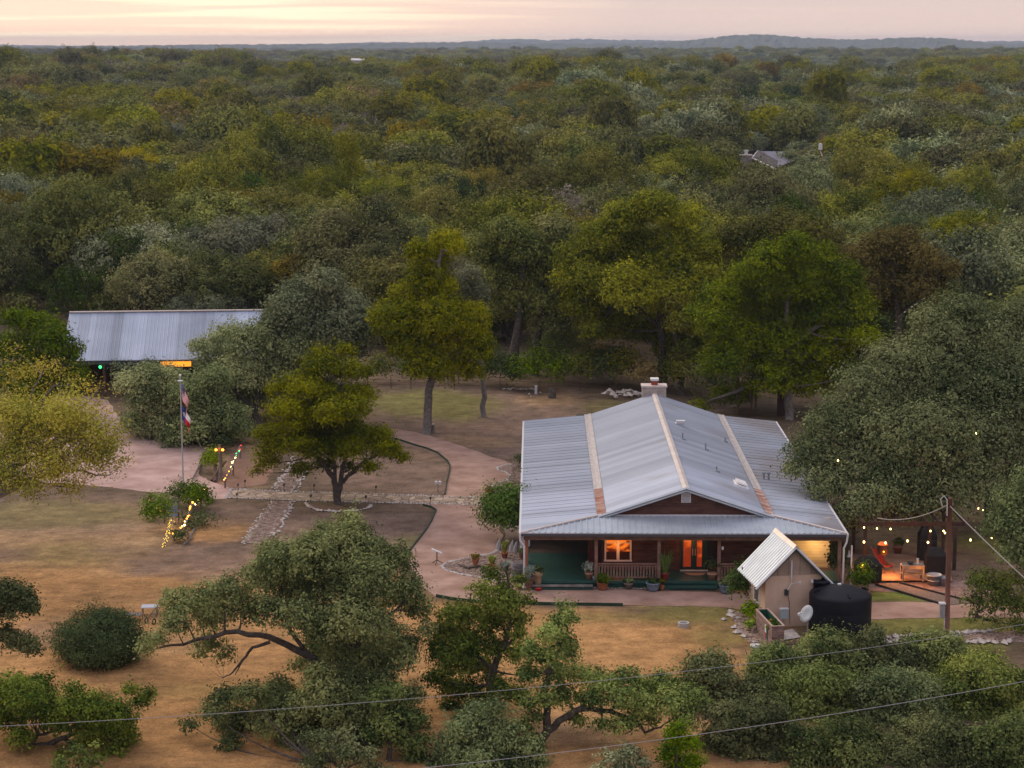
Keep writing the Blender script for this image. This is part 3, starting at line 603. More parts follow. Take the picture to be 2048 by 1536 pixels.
for s in (-1, 1):     # flashing over the pitch break: a pale run and a rusted front end
    def fl(y0, y1, mt, nm, lb=None):
        m = MB(); n = max(int((y1-y0)/.9), 1)
        for i in range(n):
            a = y0+(y1-y0)*i/n; b = y0+(y1-y0)*(i+1)/n; e = .006*(i % 2)
            q = [(4.52*s, a, ZB+.145+e), (4.52*s, b, ZB+.145+e), (4.8*s, b, ZB+.065+e), (4.8*s, a, ZB+.065+e)]; m.slab(q if s < 0 else q[::-1], .02)
            q = [(4.8*s, a, ZB+.065+e), (4.8*s, b, ZB+.065+e), (5.02*s, b, ZB+.05+e), (5.02*s, a, ZB+.05+e)]; m.slab(q if s < 0 else q[::-1], .02)
        o = m.build(nm, mt, house)
        if lb: o['label'] = lb
    fl(9.0, LEN, mat('pale_flashing', (.42,.38,.37), (.54,.50,.49), 1.6, .6, .2, stretch=(4, 1, 1)), 'flashing', 'pale weathered run of the flashing')
    fl(2.3, 9.0, RUST if s < 0 else mat('streaked_flashing', (.28,.085,.04), (.50,.44,.42), 1.3, .8, .1, stretch=(.6, 2.2, .6)), 'flashing', 'rusted front end of the flashing')
m = MB()   # raised barge edge along both verges of the gable + flashing at the gable foot
for s in (-1, 1):
    m.tube([(0, YG, ZR+.02), (4.95*s, YG, ZB-.02)], .085, 4); m.tube([(0, YG-.02, ZR-.12), (4.9*s, YG-.02, ZB-.14)], .05, 4)
m.build('barge_trim', mat('barge_metal', (.42,.47,.52), (.52,.56,.6), 1, .5, .3), house)
m = MB(); m.box(-4.3, 4.3, 2.40, 2.52, ZB-.03, ZB+.06); m.build('gable_flashing', GUTT, house)
m = MB(); m.add([(-4.6, 2.6, ZB-.12), (4.6, 2.6, ZB-.12), (0, 2.6, ZR-.10), (-4.6, 2.75, ZB-.12), (4.6, 2.75, ZB-.12), (0, 2.75, ZR-.10)], [(0,1,2), (5,4,3), (0,3,4,1), (1,4,5,2), (2,5,3,0)])
m.build('gable_wall', WOODR, house)
ve = MB(); ve.box(-.27, .27, 2.50, 2.597, ZR-.85, ZR-.28); v = ve.build('gable_vent', TRIM, house)
m = MB()
for i in range(5): m.obox((0, 2.49, ZR-.78+i*.095), .42, .03, .07, rx=.5)
m.build('louver', mat('vent_grey', (.42,.44,.48)), v)
# beam, fascia, gutter
m = MB(); m.box(-9.15, 8.55, .08, .22, ZE-.42, ZE-.12); m.box(-9.16, -9.02, .22, LEN-.3, ZE-.42, ZE-.12); m.box(8.42, 8.56, .22, LEN-.3, ZE-.42, ZE-.12)
m.box(-4.7, 4.7, LEN-.5, LEN-.36, ZE-.42, ZB-.1); m.build('beam', DWOOD, house)
m = MB(); m.box(-9.3, 8.7, .0, .045, ZE-.2, ZE-.052); m.build('fascia', mat('dark_fascia', (.07,.075,.09)), house)
m = MB(); m.box(-9.42, -9.302, -.04, LEN, ZE-.14, ZE-.01); m.build('gutter', GUTT, house)
m = MB(); m.tube([(-9.36, .0, ZE-.15), (-9.34, -.02, ZE-.45), (-9.12, -.02, ZE-.75), (-9.12, -.02, .3), (-9.2, -.15, .12)], .055, 8); m.build('downspout', GUTT, house)
m = MB(); m.box(8.702, 8.82, -.04, LEN, ZE-.14, ZE-.01); m.build('gutter', GUTT, house)
m = MB(); m.tube([(8.76, .0, ZE-.15), (8.7, -.03, ZE-.5), (8.56, -.05, ZE-.8), (8.56, -.05, .3)], .055, 8); m.build('downspout', GUTT, house)
# deck, steps
m = MB(); m.box(-9.05, 8.45, .30, 2.6, .30, .45); m.box(-9.05, -4.72, 2.6, 6.4, .30, .45); m.build('deck', DECKG, house); m = MB(); m.box(-9.05, -4.72, 6.41, LEN-.6, .30, .45); m.box(4.82, 8.45, 2.6, LEN-.6, .30, .45); m.build('deck', mat('deck_reflection_brown', (.06,.04,.03), (.10,.065,.05), 2, .6, boards=(1, .14)), house)  # rear boards coloured brown to stand in for the ceiling's reflection on the floor
m = MB(); m.box(-9.0, 8.4, .36, .42, .0, .30); m.build('deck_skirt', mat('green_skirt', (.012,.055,.045)), house)
m = MB(); m.box(-1.35, 1.6, -.08, .30, .12, .22); m.box(-1.35, 1.6, .02, .08, 0, .12); m.build('step', DECKG, house)
m = MB(); m.box(-8.7, -5.3, .0, .30, .16, .24); m.build('step', mat('worn_step', (.16,.14,.13), (.28,.25,.23), 3, .8), house)
m = MB(); m.box(-8.7, -5.3, -.10, -.0, .04, .12); m.build('step', DECKG, house)
# walls
m = MB(); m.box(-4.7, 4.8, 2.6, 2.75, .45, ZB-.12); m.build('front_wall', WOODR, house)
m = MB(); m.box(-4.7, -4.55, 2.75, LEN-.5, .45, ZB-.1); m.build('side_wall', WOODR, house)
m = MB(); m.box(4.65, 4.8, 2.75, LEN-.5, .45, ZB-.1); m.build('side_wall', WOODR, house)
m = MB(); m.box(-4.55, 4.65, LEN-.65, LEN-.5, .45, ZB-.1); m.add([(-4.6, LEN-.5, ZB-.12), (4.6, LEN-.5, ZB-.12), (0, LEN-.5, ZR-.10)], [(2, 1, 0)]); m.build('back_wall', WOODR, house)
CREAM = mat('cream_siding', (.42,.34,.22), (.52,.43,.30), 1.5, .8, boards=(2, .17), bcol=.5)
m = MB(); m.box(4.82, 8.3, 3.3, 3.45, .45, ZB-.32); m.box(8.15, 8.3, 3.45, 14, .45, ZE-.15); m.build('lit_wing_wall', CREAM, house)
# posts
for x in (-9.0, -5.12, -1.62, 1.72, 5.17, 8.4):
    m = MB(); m.box(x-.09, x+.09, .34, .52, .45, ZE-.42); o = m.build('post', COP if x == -9.0 else RAILW, house)
    if x == -9.0: o['label'] = 'copper coloured corner post'
for i in range(1, 9):
    for sx in (-9.0, 8.4):
        m = MB(); m.box(sx-.08, sx+.08, .4+i*3.9, .56+i*3.9, .45, ZE-.42); m.build('post', RAILW, house)
for x0, x1 in ((-5.03, -1.71), (1.81, 5.08)):
    m = MB(); m.box(x0, x1, .36, .50, 1.36, 1.42); m.box(x0, x1, .40, .46, 1.24, 1.30); m.box(x0, x1, .38, .48, .58, .66)
    r = m.build('railing', RAILW, house); n = 20
    for i in range(n):
        x = x0+(x1-x0)*(i+.5)/n; b = MB(); b.box(x-.04, x+.04, .405, .455, .66, 1.24); b.build('baluster', RAILW, r)
# front window with a lit room behind
def glow_mat(name, a, b, s, sc=2.0, es=1.0):
    m = bpy.data.materials.new(name); m.use_nodes = True; nt = m.node_tree; N, L = nt.nodes, nt.links; bs = N['Principled BSDF']; bs.inputs['Base Color'].default_value = (.02,.01,.005,1); bs.inputs['Roughness'].default_value = .35
    tc = N.new('ShaderNodeTexCoord'); no = N.new('ShaderNodeTexNoise'); no.inputs['Scale'].default_value = sc; no.inputs['Detail'].default_value = 2; mp = N.new('ShaderNodeMapping'); mp.inputs['Scale'].default_value = (1, 1, 1.6); L.new(tc.outputs['Object'], mp.inputs[0]); L.new(mp.outputs[0], no.inputs['Vector'])
    sz = N.new('ShaderNodeSeparateXYZ'); L.new(tc.outputs['Object'], sz.inputs[0]); ma = N.new('ShaderNodeMath'); ma.operation = 'MULTIPLY_ADD'; L.new(sz.outputs[2], ma.inputs[0]); ma.inputs[1].default_value = .26; L.new(no.outputs[0], ma.inputs[2]); sb = N.new('ShaderNodeMath'); sb.operation = 'SUBTRACT'; L.new(ma.outputs[0], sb.inputs[0]); sb.inputs[1].default_value = .50
    r = N.new('ShaderNodeValToRGB'); L.new(sb.outputs[0], r.inputs[0]); e = r.color_ramp.elements; e[0].position = .36; e[0].color = (*a, 1); e[1].position = .62; e[1].color = (*b, 1)
    L.new(r.outputs[0], bs.inputs['Emission Color']); bs.inputs['Emission Strength'].default_value = es; return m
GLW = glow_mat('lit_orange_room', (.12,.008,.002), (1.2,.22,.012), 1, 3.2, .62)
GLD = glow_mat('lit_orange_door', (.26,.022,.003), (.80,.10,.006), 1, 2.2, .60)
m = MB(); X0, X1, Z0, Z1 = -4.58, -3.04, 1.06, 2.72
m.box(X0, X0+.10, 2.53, 2.6, Z0, Z1); m.box(X1-.10, X1, 2.53, 2.6, Z0, Z1); m.box(X0+.1, X1-.1, 2.53, 2.6, Z1-.1, Z1); m.box(X0-.03, X1+.03, 2.50, 2.6, Z0-.09, Z0); xm = (X0+X1)/2
m.box(xm-.08, xm+.08, 2.53, 2.6, Z0, Z1-.1); w = m.build('window', TRIM, house)
m = MB(); m.box(X0+.1, xm-.08, 2.55, 2.6, 2.02, 2.07); m.box(xm+.08, X1-.1, 2.55, 2.6, 2.02, 2.07); m.build('sash', TRIM, w)
for a, b in ((X0+.1, xm-.08), (xm+.08, X1-.1)):
    m = MB(); m.box(a, b, 2.575, 2.598, Z0, Z1-.1); m.build('pane', GLW, w)
m = MB(); m.box(-4.5, -3.14, 2.560, 2.574, 1.06, 1.55); m.build('curtain', mat('dark_chair_back', (.035,.012,.01)), w)
# double door
DG = mat('dark_green_door', (.018,.040,.038), rough=.4)
m = MB(); m.box(-.26, 1.26, 2.53, 2.6, .45, 2.76); d = m.build('door', DG, house)
for a, b in ((-.10, .32), (.66, .94)):
    m = MB(); m.box(a, b, 2.515, 2.532, .68, 2.62); m.build('pane', GLD, d)
m = MB(); m.tube([(.42, 2.47, 1.35), (.42, 2.47, 1.75)], .022, 6); m.tube([(.56, 2.47, 1.35), (.56, 2.47, 1.75)], .022, 6); m.build('handle', mat('steel', (.7,.68,.66), rough=.3, metal=.8), d)
m = MB(); m.box(-.3, 1.3, 2.40, 2.53, .45, .50); m.build('threshold', TRIM, house)
m = MB(); m.box(1.30, 2.0, 2.56, 2.6, .8, 2.4); m.build('shutter', mat('blackish', (.02,.02,.022)), house)
m = MB(); m.ball((1.90, .34, 2.32), .07, 8, 1.6); m.build('wall_lamp', GUTT, house)
# roof furniture
CH = mat('chimney_stone', (.34,.29,.26), (.50,.44,.40), 3, .9, bump=.5)
m = MB(); m.box(-.85, .85, LEN-.1, LEN+.9, 0, 5.72); c = m.build('chimney', CH, house)
m = MB(); m.box(-.92, .92, LEN-.16, LEN+.96, 5.72, 5.84); m.build('chimney_cap', mat('cap_stone', (.62,.52,.48), (.7,.6,.56), 3), c)
m = MB(); m.box(-.20, .26, LEN+.1, LEN+.6, 5.84, 6.12); m.build('flue', mat('red_flue', (.28,.07,.05)), c)
m = MB(); m.box(-.26, .32, LEN+.04, LEN+.66, 6.18, 6.32); m.box(-.15, .21, LEN+.15, LEN+.55, 6.12, 6.18); m.build('flue_cap', mat('white_cap', (.75,.76,.76)), c)
def rz(x): return ZR - abs(x)/3.0
def onroof(px, py):     # a point of the right slope seen at this pixel of the photograph
    best = None
    for i in range(400):
        yy = 107.2+2+i*.08; q = P(px, py, yy); lx = q.x-9.8-(yy-107.2)*.0115
        e = abs(q.z-(rz(lx) if abs(lx) < 4.8 else ZE+(8.7-abs(lx))/3.9*(ZB-ZE)))
        if best is None or e < best[0]: best = (e, lx, yy-107.2, q.z)
    return best[1:]
VM = mat('vent_metal', (.30,.34,.38), rough=.5, metal=.4)
for px, py, h in ((1365, 878, .42), (1411, 899, .42), (1433, 942, .3), (1450, 883, .3)):
    x, y, z = onroof(px, py); m = MB(); m.tube([(x, y, z-.1), (x, y, z+h)], .05, 8); m.box(x-.18, x+.18, y-.16, y+.16, z-.02, z+.05); m.build('vent_pipe', VM, house)
x, y, z = onroof(1359, 849); m = MB(); m.box(x-.3, x+.3, y-.25, y+.25, z-.15, z+.12); m.box(x-.22, x+.36, y-.3, y+.1, z+.12, z+.3); m.build('exhaust_hood', GUTT, house)
x, y, z = onroof(1482, 970); m = MB(); m.slab([(x-.42, y-.65, z+.22), (x+.42, y-.65, z-.06), (x+.42, y+.65, z-.06), (x-.42, y+.65, z+.22)], .1); m.slab([(x-.30, y-.5, z+.34), (x+.30, y-.5, z+.14), (x+.30, y+.5, z+.14), (x-.30, y+.5, z+.34)], .1); m.build('skylight', mat('white_dome', (.92,.90,.90), rough=.3), house)
for dx in (0, .3):
    x, y, z = onroof(1527, 957); m = MB(); m.tube([(x+dx, y, z-.1), (x+dx, y, z+.35)], .06, 8); m.box(x+dx-.12, x+dx+.12, y-.1, y+.1, z+.3, z+.42); m.build('vent_pipe', VM, house)
m = MB(); m.box(7.4, 7.55, 3.18, 3.3, 2.35, 2.6); m.build('wall_lamp', mat('lamp_glow', (.9,.8,.5), emit=(1.0,.62,.22), es=6), house)
# lamps of the place
def lamp(name, loc, e, c, r=.15):
    d = bpy.data.lights.new(name, 'POINT'); d.energy = e; d.color = c; d.shadow_soft_size = r; o = bpy.data.objects.new(name, d); col.objects.link(o); o.location = loc; return o
def hl(x, y, z): return house.matrix_basis @ Vector((x, y, z))
lamp('wall_lamp_light', (9.8+7.45, 107.2+2.4, 1.9), 60, (1.0, .58, .22), .35)
lamp('window_light', (9.8-3.8, 107.2+2.0, 1.9), 14, (1.0, .32, .06))
lamp('door_light', (9.8+.3, 107.2+1.9, 2.2), 16, (1.0, .30, .06))
# ------------------------------------------------------------------ stucco shed
STUC = mat('stucco', (.54,.385,.29), (.62,.46,.36), 1.2, .95, bump=.2, bscale=14)
fc = G(1529, 1255); yaw = R(8.9)
shed = empty('garden_shed', fc, yaw, 'small tan stucco shed with a steep corrugated roof beside the black tank', 'shed')
Wd, Ln, EZ = 3.0, 3.1, 2.75; AZ = EZ+1.52
m = MB(); m.box(0, Wd, 0, Ln, 0, EZ); m.build('wall', STUC, shed)
m = MB(); m.add([(0, -.02, EZ), (Wd, -.02, EZ), (Wd/2, -.02, AZ), (0, Ln, EZ), (Wd, Ln, EZ), (Wd/2, Ln, AZ)], [(0, 1, 2), (5, 4, 3), (0, 3, 5, 2)[::-1], (1, 2, 5, 4)[::-1]])
m.build('gable', mat('gable_panel', (.30,.225,.18), (.38,.29,.235), 1.5, .9, boards=(0, .6), bcol=.6), shed)
SR = mat('corrugated_sheet', (.50,.55,.60), (.60,.65,.70), 1, .42, .45)
def corr(p00, p10, p01, p11, waves, amp):
    A, B, C, D = [Vector(p) for p in (p00, p10, p01, p11)]; n = waves*4; mb = MB(); vs, fs = [], []
    for i in range(n+1):
        t = i/n; h = Vector((0, 0, amp*(1 if i % 4 in (1, 2) else 0))); a = A.lerp(C, t)+h; b = B.lerp(D, t)+h; vs += [a, b, a-Vector((0, 0, .03)), b-Vector((0, 0, .03))]
    for i in range(n):
        q = 4*i; fs += [(q, q+1, q+5, q+4), (q+2, q+6, q+7, q+3), (q, q+4, q+6, q+2), (q+1, q+3, q+7, q+5)]
    return mb.add(vs, fs)
ov = .58; e0 = EZ-.10-ov*.85
m = corr((-ov, -.35, EZ+.06-ov), (Wd/2, -.35, AZ+.08), (-ov, Ln+.35, EZ+.06-ov), (Wd/2, Ln+.35, AZ+.08), 12, .07)
q = corr((Wd/2, -.35, AZ+.08), (Wd+ov, -.35, EZ+.06-ov), (Wd/2, Ln+.35, AZ+.08), (Wd+ov, Ln+.35, EZ+.06-ov), 12, .07); m.add(q.v, q.f); m.build('roof', SR, shed)
m = MB(); m.slab([(Wd/2-.16, -.37, AZ-.02), (Wd/2, -.37, AZ+.17), (Wd/2, Ln+.37, AZ+.17), (Wd/2-.16, Ln+.37, AZ-.02)], .03); m.slab([(Wd/2, -.37, AZ+.17), (Wd/2+.16, -.37, AZ-.02), (Wd/2+.16, Ln+.37, AZ-.02), (Wd/2, Ln+.37, AZ+.17)], .03); m.build('ridge_cap', CAPM, shed)
m = MB(); m.tube([(-ov-.03, -.34, EZ+.0-ov), (Wd/2, -.34, AZ+.02), (Wd+ov+.03, -.34, EZ+.0-ov)], .07, 4); m.build('verge_trim', GUTT, shed)
m = MB(); m.slab([(-ov, -.30, EZ-.03-ov), (Wd/2, -.30, AZ-.04), (Wd/2, -.06, AZ-.04), (-ov, -.06, EZ-.03-ov)], .10); m.slab([(Wd/2, -.30, AZ-.04), (Wd+ov, -.30, EZ-.03-ov), (Wd+ov, -.06, EZ-.03-ov), (Wd/2, -.06, AZ-.04)], .10); m.build('eave_board', mat('green_board', (.015,.06,.05)), shed)
m = MB(); m.box(-.05, 0, .95, 2.0, .95, 1.03); m.box(-.05, 0, .95, 1.05, 1.03, 2.1); m.box(-.05, 0, 1.9, 2.0, 1.03, 2.1); m.box(-.05, 0, 1.05, 1.9, 2.02, 2.1); w = m.build('window', TRIM, shed)
m = MB(); m.box(-.03, -.005, 1.05, 1.9, 1.03, 2.02); m.build('pane', mat('dark_glass', (.05,.06,.06), rough=.12, spec=.6), w)
m = MB(); m.tube([(1.35, -.10, 2.25), (1.35, -.10, 3.0)], .02, 6); m.tube([(1.35, -.12, 2.6), (1.35, -.12, 3.55)], .045, 8); m.tube([(1.35, -.1, 2.35), (1.15, -.15, 2.0)], .025, 6); m.tube([(1.35, -.1, 2.3), (1.75, -.3, 2.45)], .015, 5); m.box(1.70, 1.80, -.36, -.26, 2.40, 2.5); m.build('antenna', GUTT, shed)
m = MB(); m.box(1.02, 1.22, -.12, -.02, 1.72, 2.02); m.build('junction_box', mat('dark_box', (.03,.04,.045)), shed)
m = MB(); m.tube([(1.2, -.03, 1.72), (1.3, -.03, 1.3), (1.36, -.03, .1)], .012, 4); m.build('cable', MATS['dark_box'], shed)
# ------------------------------------------------------------------ tank
BLK = mat('black_plastic', (.006,.007,.011), (.010,.011,.017), .8, .55, spec=.2, bump=.05)
tc_ = G(1679, 1262); tank = empty('water_tank', tc_, 0, 'big round black plastic water tank with a domed top', 'water tank')
m = MB(); pr = [(1.60, 0), (1.60, .6), (1.594, .63), (1.60, .66), (1.60, 1.25), (1.594, 1.28), (1.60, 1.31), (1.60, 1.95), (1.57, 2.03), (1.45, 2.10), (1.1, 2.24), (.7, 2.35), (.3, 2.41), (.01, 2.43)]
m.lathe(pr, n=48); m.build('body', BLK, tank, True)
m = MB(); m.lathe([(.42, 2.0), (.42, 2.34), (.47, 2.36), (.47, 2.44), (.38, 2.50), (.3, 2.46), (.01, 2.48)], (-.85, .95, .0), 24); m.build('lid', BLK, tank, True)
m = MB(); m.box(-.12, .05, .1, .3, 2.40, 2.48); m.box(-1.42, -1.3, .75, .9, 2.36, 2.52); m.build('fitting', GUTT, tank)
for a in range(4):
    m = MB(); an = a*1.57-1.4; m.obox((1.3*math.cos(an), 1.3*math.sin(an), 2.2), .35, .05, .10, an, .35); m.build('lug', BLK, tank)
# ------------------------------------------------------------------ satellite dish
dp = G(1614, 1300); dish = empty('satellite_dish', dp, 0, 'grey oval satellite dish on a thin pole left of the tank', 'satellite dish')
GREY = mat('dish_grey', (.42,.45,.48), rough=.5)
m = MB(); m.tube([(0, 0, 0), (0, 0, 1.75)], .035, 8); m.build('pole', mat('galv_pipe', (.35,.36,.38), rough=.5, metal=.5), dish)
m = MB(); n = 24; c0 = Vector((-.08, -.10, 1.9)); nrm = Vector((-.62, -.62, .50)).normalized(); u = nrm.cross(Vector((0, 0, 1))).normalized(); w_ = u.cross(nrm)
vs = [c0-nrm*.06]; fs = []
for rr_ in (.5, 1.0):
    for k in range(n): a = 2*math.pi*k/n; vs.append(c0+u*math.cos(a)*.36*rr_+w_*math.sin(a)*.46*rr_+nrm*(.10*rr_*rr_-.06))
for k in range(n):
    k2 = (k+1) % n; fs += [(0, 1+k, 1+k2), (1+k, 1+n+k, 1+n+k2, 1+k2)]
nv = len(vs); vs += [v-nrm*.02 for v in vs]; fs += [tuple(nv+i for i in reversed(f)) for f in fs] + [(1+n+k, nv+1+n+k, nv+1+n+(k+1) % n, 1+n+(k+1) % n) for k in range(n)]
m.add(vs, fs); m.build('reflector', GREY, dish, True)
tip = c0+nrm*.62-w_*.22
m = MB(); m.tube([c0-w_*.42, tip], .022, 6); m.obox(tip, .10, .16, .12); m.obox(tip+Vector((.08, .02, .05)), .12, .08, .08); m.tube([c0-nrm*.08, (0, 0, 1.7)], .05, 6); m.build('feed_arm', GUTT, dish)
# ------------------------------------------------------------------ wood planter, utility box
PW = mat('weathered_planks', (.16,.10,.09), (.34,.24,.21), 3.2, .85, stretch=(1, 1, 4), boards=(2, .14), bcol=.35)
pb = G(1543, 1299); planter = empty('raised_planter', pb, R(8), 'tall slatted wood planter box lined in green by the stucco shed', 'planter')
L2, W2, H2 = 3.1, .64, 1.18; m = MB(); m.box(-.0, W2, 0, .04, 0, H2); m.box(0, W2, L2-.04, L2, 0, H2); m.box(0, .04, .04, L2-.04, 0, H2); m.box(W2-.04, W2, .04, L2-.04, 0, H2); m.build('plank_sides', PW, planter)
m = MB(); m.box(-.02, W2+.02, -.03, .06, H2, H2+.04); m.box(-.02, W2+.02, L2-.06, L2+.03, H2, H2+.04); m.box(-.03, .07, .06, L2-.06, H2, H2+.04); m.box(W2-.07, W2+.03, .06, L2-.06, H2, H2+.04); m.build('rim', mat('pinkish_wood', (.34,.24,.20), (.42,.31,.27), 3), planter)
m = MB(); m.box(.045, W2-.045, .045, .07, .6, H2); m.box(.045, .07, .07, L2-.07, .6, H2); m.box(W2-.07, W2-.045, .07, L2-.07, .6, H2); m.box(.045, W2-.045, L2-.07, L2-.045, .6, H2); m.box(.07, W2-.07, .07, L2-.07, .55, .66); m.build('liner', mat('green_liner', (.012,.075,.05), rough=.5), planter)
m = MB(); m.box(-.02, -.001, 1.0, 1.28, .55, .95); o = m.build('painted_panel', mat('white_paint', (.6,.6,.6)), planter)
m = MB(); m.box(-.02, -.001, 1.0, 1.28, .3, .55); o = m.build('painted_panel', mat('red_paint', (.35,.05,.06)), planter)
m = MB(); m.box(-.02, -.001, .75, .999, .3, .95); o = m.build('painted_panel', mat('green_paint', (.01,.07,.05)), planter)
def plant(name, label, loc, r, h, kind='green', n=160, up=.5, leaf=.10, cat='plant', group=None, seed=1, flowers=None, parent=None):
    rng = np.random.RandomState(seed); root = empty(name, loc, 0, label, cat, group) if not parent else parent
    C, Nn, S, T = sprigs([(0, 0, h*.55, r, h/(2*r))], rng, max(n/10/r/r, 3), 10, leaf, r*.22, .25, -.3); C[:, 2] = np.maximum(C[:, 2], .03)
    if parent:
        C = C + np.array(loc)
    leaf_obj('foliage', C, Nn, S, T, LF[kind], root, asp=.45)
    if flowers:
        F2 = rng.normal(size=(26, 3)); F2 /= np.linalg.norm(F2, axis=1, keepdims=True); F2[:, 2] = abs(F2[:, 2])
        C2 = F2*np.array([r, r, h*.5])*1.05+np.array([0, 0, h*.55]); leaf_obj('flowers', C2, F2, np.full(26, .10), rng.rand(26), flowers, root)
    return root
def blades(name, label, loc, r, h, mt, n=60, cat='plant', group=None, seed=1, parent=None, w=.025):
    rng = random.Random(seed); root = empty(name, loc, 0, label, cat, group) if not parent else parent; o0 = Vector(loc) if parent else Vector(); mb = MB()
    for i in range(n):
        a = rng.uniform(0, 6.283); l = rng.uniform(.6, 1.0); b = o0+Vector((math.cos(a)*r*.15, math.sin(a)*r*.15, 0)); t = o0+Vector((math.cos(a)*r*l, math.sin(a)*r*l, h*rng.uniform(.5, 1.0))); m1 = b.lerp(t, .6)+Vector((0, 0, h*.3)); s = Vector((-math.sin(a), math.cos(a), 0))*w
        mb.add([b-s, b+s, m1+s, m1-s, t], [(0, 1, 2, 3), (3, 2, 4)])
    mb.build('blades', mt, root); return root
BG = mat('blade_green', (.05,.11,.02), (.16,.24,.05), 8, .6); BGY = mat('yellow_blades', (.20,.24,.03), (.34,.36,.06), 8, .6); BGR = mat('grey_blades', (.16,.22,.19), (.30,.37,.33), 8, .6)
plant('planter_vegetable', 'green leafy plant growing in the near end of the wood planter', pb+Vector((.22, .6, .66)), .28, .5, 'green', 200, seed=3)
plant('planter_vegetable', 'thin brownish plant growing midway in the wood planter', pb+Vector((.1, 1.5, .66)), .22, .45, 'rust', 70, seed=4)
ub = G(1567, 1260)
t = empty('utility_box', ub, R(8), 'pale blue grey meter box on a short post behind the planter', 'utility box')
m = MB(); m.box(-.2, .2, -.1, .1, .62, 1.12); m.build('body', mat('pale_box', (.34,.42,.46), rough=.5), t)
m = MB(); m.box(-.23, .23, -.13, .13, 1.12, 1.17); m.build('lid', GUTT, t)
m = MB(); m.box(-.03, .03, -.03, .03, 0, .62); m.build('leg', MATS['galv_pipe'], t)
m = MB(); m.lathe([(.27, 0), (.27, .10), (.24, .12), (.01, .12)], G(1511, 1294), 16); tag(m.build('valve_cover', GUTT), 'round pale valve cover lying left of the wood planter', 'valve cover')
m = MB(); m.lathe([(.30, .0), (.30, .22), (.22, .22), (.22, .1), (.01, .1)], G(1367, 1253), 20); tag(m.build('valve_ring', mat('concrete', (.36,.34,.34), (.46,.44,.44), 4)), 'small round concrete ring set in the front lawn', 'well ring')
# ------------------------------------------------------------------ utility pole and wires
POLEW = mat('pole_wood', (.15,.065,.045), (.24,.115,.085), 2, .9, stretch=(1, 1, .2))
pp = G(1893, 1285); top = P(1900, 996, pp.y); pole = empty('utility_pole', pp, 0, 'tall brown wooden utility pole at the right with a meter box', 'utility pole')
dx = top.x-pp.x
m = MB(); m.tube([(0, 0, -.3), (dx*.5, 0, top.z*.5), (dx, 0, top.z)], [.15, .13, .115], 12); m.build('shaft', POLEW, pole, True)
m = MB(); m.box(-.42, -.17, -.2, .05, 1.35, 2.05); m.build('meter_box', mat('meter_grey', (.26,.25,.25), (.34,.33,.33), 3, .6), pole)
m = MB(); m.box(-.47, -.15, -.25, .08, 2.05, 2.12); m.build('meter_lid', GUTT, pole)
m = MB(); m.tube([(-.18, -.1, 0), (-.17, -.14, 1.4)], .03, 6); m.build('conduit', GUTT, pole); m = MB(); m.tube([(dx*.9-.14, -.08, top.z-.9), (dx*.95-.16, -.1, top.z-.1), (dx-.3, 0, top.z+.12), (dx-.45, .1, top.z-.1), (dx-.35, .1, top.z-.45)], .025, 6); m.build('service_loop', GUTT, pole)
WIRE = mat('wire', (.34,.33,.35), rough=.5, spec=.4); WIRE2 = mat('pale_cable', (.45,.40,.36), rough=.6)
def wire(label, a, b, sag, r, mt=WIRE, n=24):
    a, b = Vector(a), Vector(b); pts = [a.lerp(b, i/n)-Vector((0, 0, sag*4*(i/n)*(1-i/n))) for i in range(n+1)]; m = MB(); m.tube(pts, r, 5); return tag(m.build('overhead_wire', mt), label, 'overhead wire')
wire('pale cable slanting from the utility pole down to the lower right edge', top+Vector((0, -.1, -.4)), P(2260, 1335, 88), .25, .025, WIRE2)
wire('thin slack cable from the utility pole to the house roof', top+Vector((-.1, 0, -.35)), P(1755, 1036, 103), .35, .022, WIRE2)
wire('upper foreground wire crossing the bottom of the photo', P(-300, 1466, 60), P(2300, 1205, 84), .9, .010)
wire('lower foreground wire crossing the bottom right', P(350, 1580, 58), P(2350, 1304, 62), .55, .010)
# ------------------------------------------------------------------ barn
bz0 = G(127, 716); yawb = R(3)
cA, cB = P(122, 722, 168), P(480, 719, 168.6); ext = 17.0
barn = empty('metal_barn', (cA.x, cA.y, 0), R(5), 'long open barn with a pale blue metal roof at the left', 'barn')
BR = roofmat('barn_roof_metal', (.31,.36,.47), (.37,.42,.53), 0, 4, .98, rough=.5, metal=.4, dark=.93)
def barn_bands():
    nt = BR.node_tree; N, L = nt.nodes, nt.links; b = N['Principled BSDF']; src = b.inputs['Base Color'].links[0].from_socket
    tc = N.new('ShaderNodeTexCoord'); sep = N.new('ShaderNodeSeparateXYZ'); L.new(tc.outputs['Object'], sep.inputs[0]); d = N.new('ShaderNodeMath'); d.operation = 'DIVIDE'; L.new(sep.outputs[0], d.inputs[0]); d.inputs[1].default_value = 2.4
    fl = N.new('ShaderNodeMath'); fl.operation = 'FLOOR'; L.new(d.outputs[0], fl.inputs[0]); wn = N.new('ShaderNodeTexWhiteNoise'); wn.noise_dimensions = '1D'; L.new(fl.outputs[0], wn.inputs['W'])
    mr = N.new('ShaderNodeMapRange'); L.new(wn.outputs['Value'], mr.inputs[0]); mr.inputs[3].default_value = .80; mr.inputs[4].default_value = 1.08
    mm = N.new('ShaderNodeMix'); mm.data_type = 'RGBA'; mm.blend_type = 'MULTIPLY'; mm.inputs[0].default_value = 1; L.new(src, mm.inputs[6]); L.new(mr.outputs[0], mm.inputs[7]); L.new(mm.outputs[2], b.inputs['Base Color'])
barn_bands()
ez = cA.z; rt = P(127, 625, 174.5); rzb = rt.z; dep = rt.y-cA.y
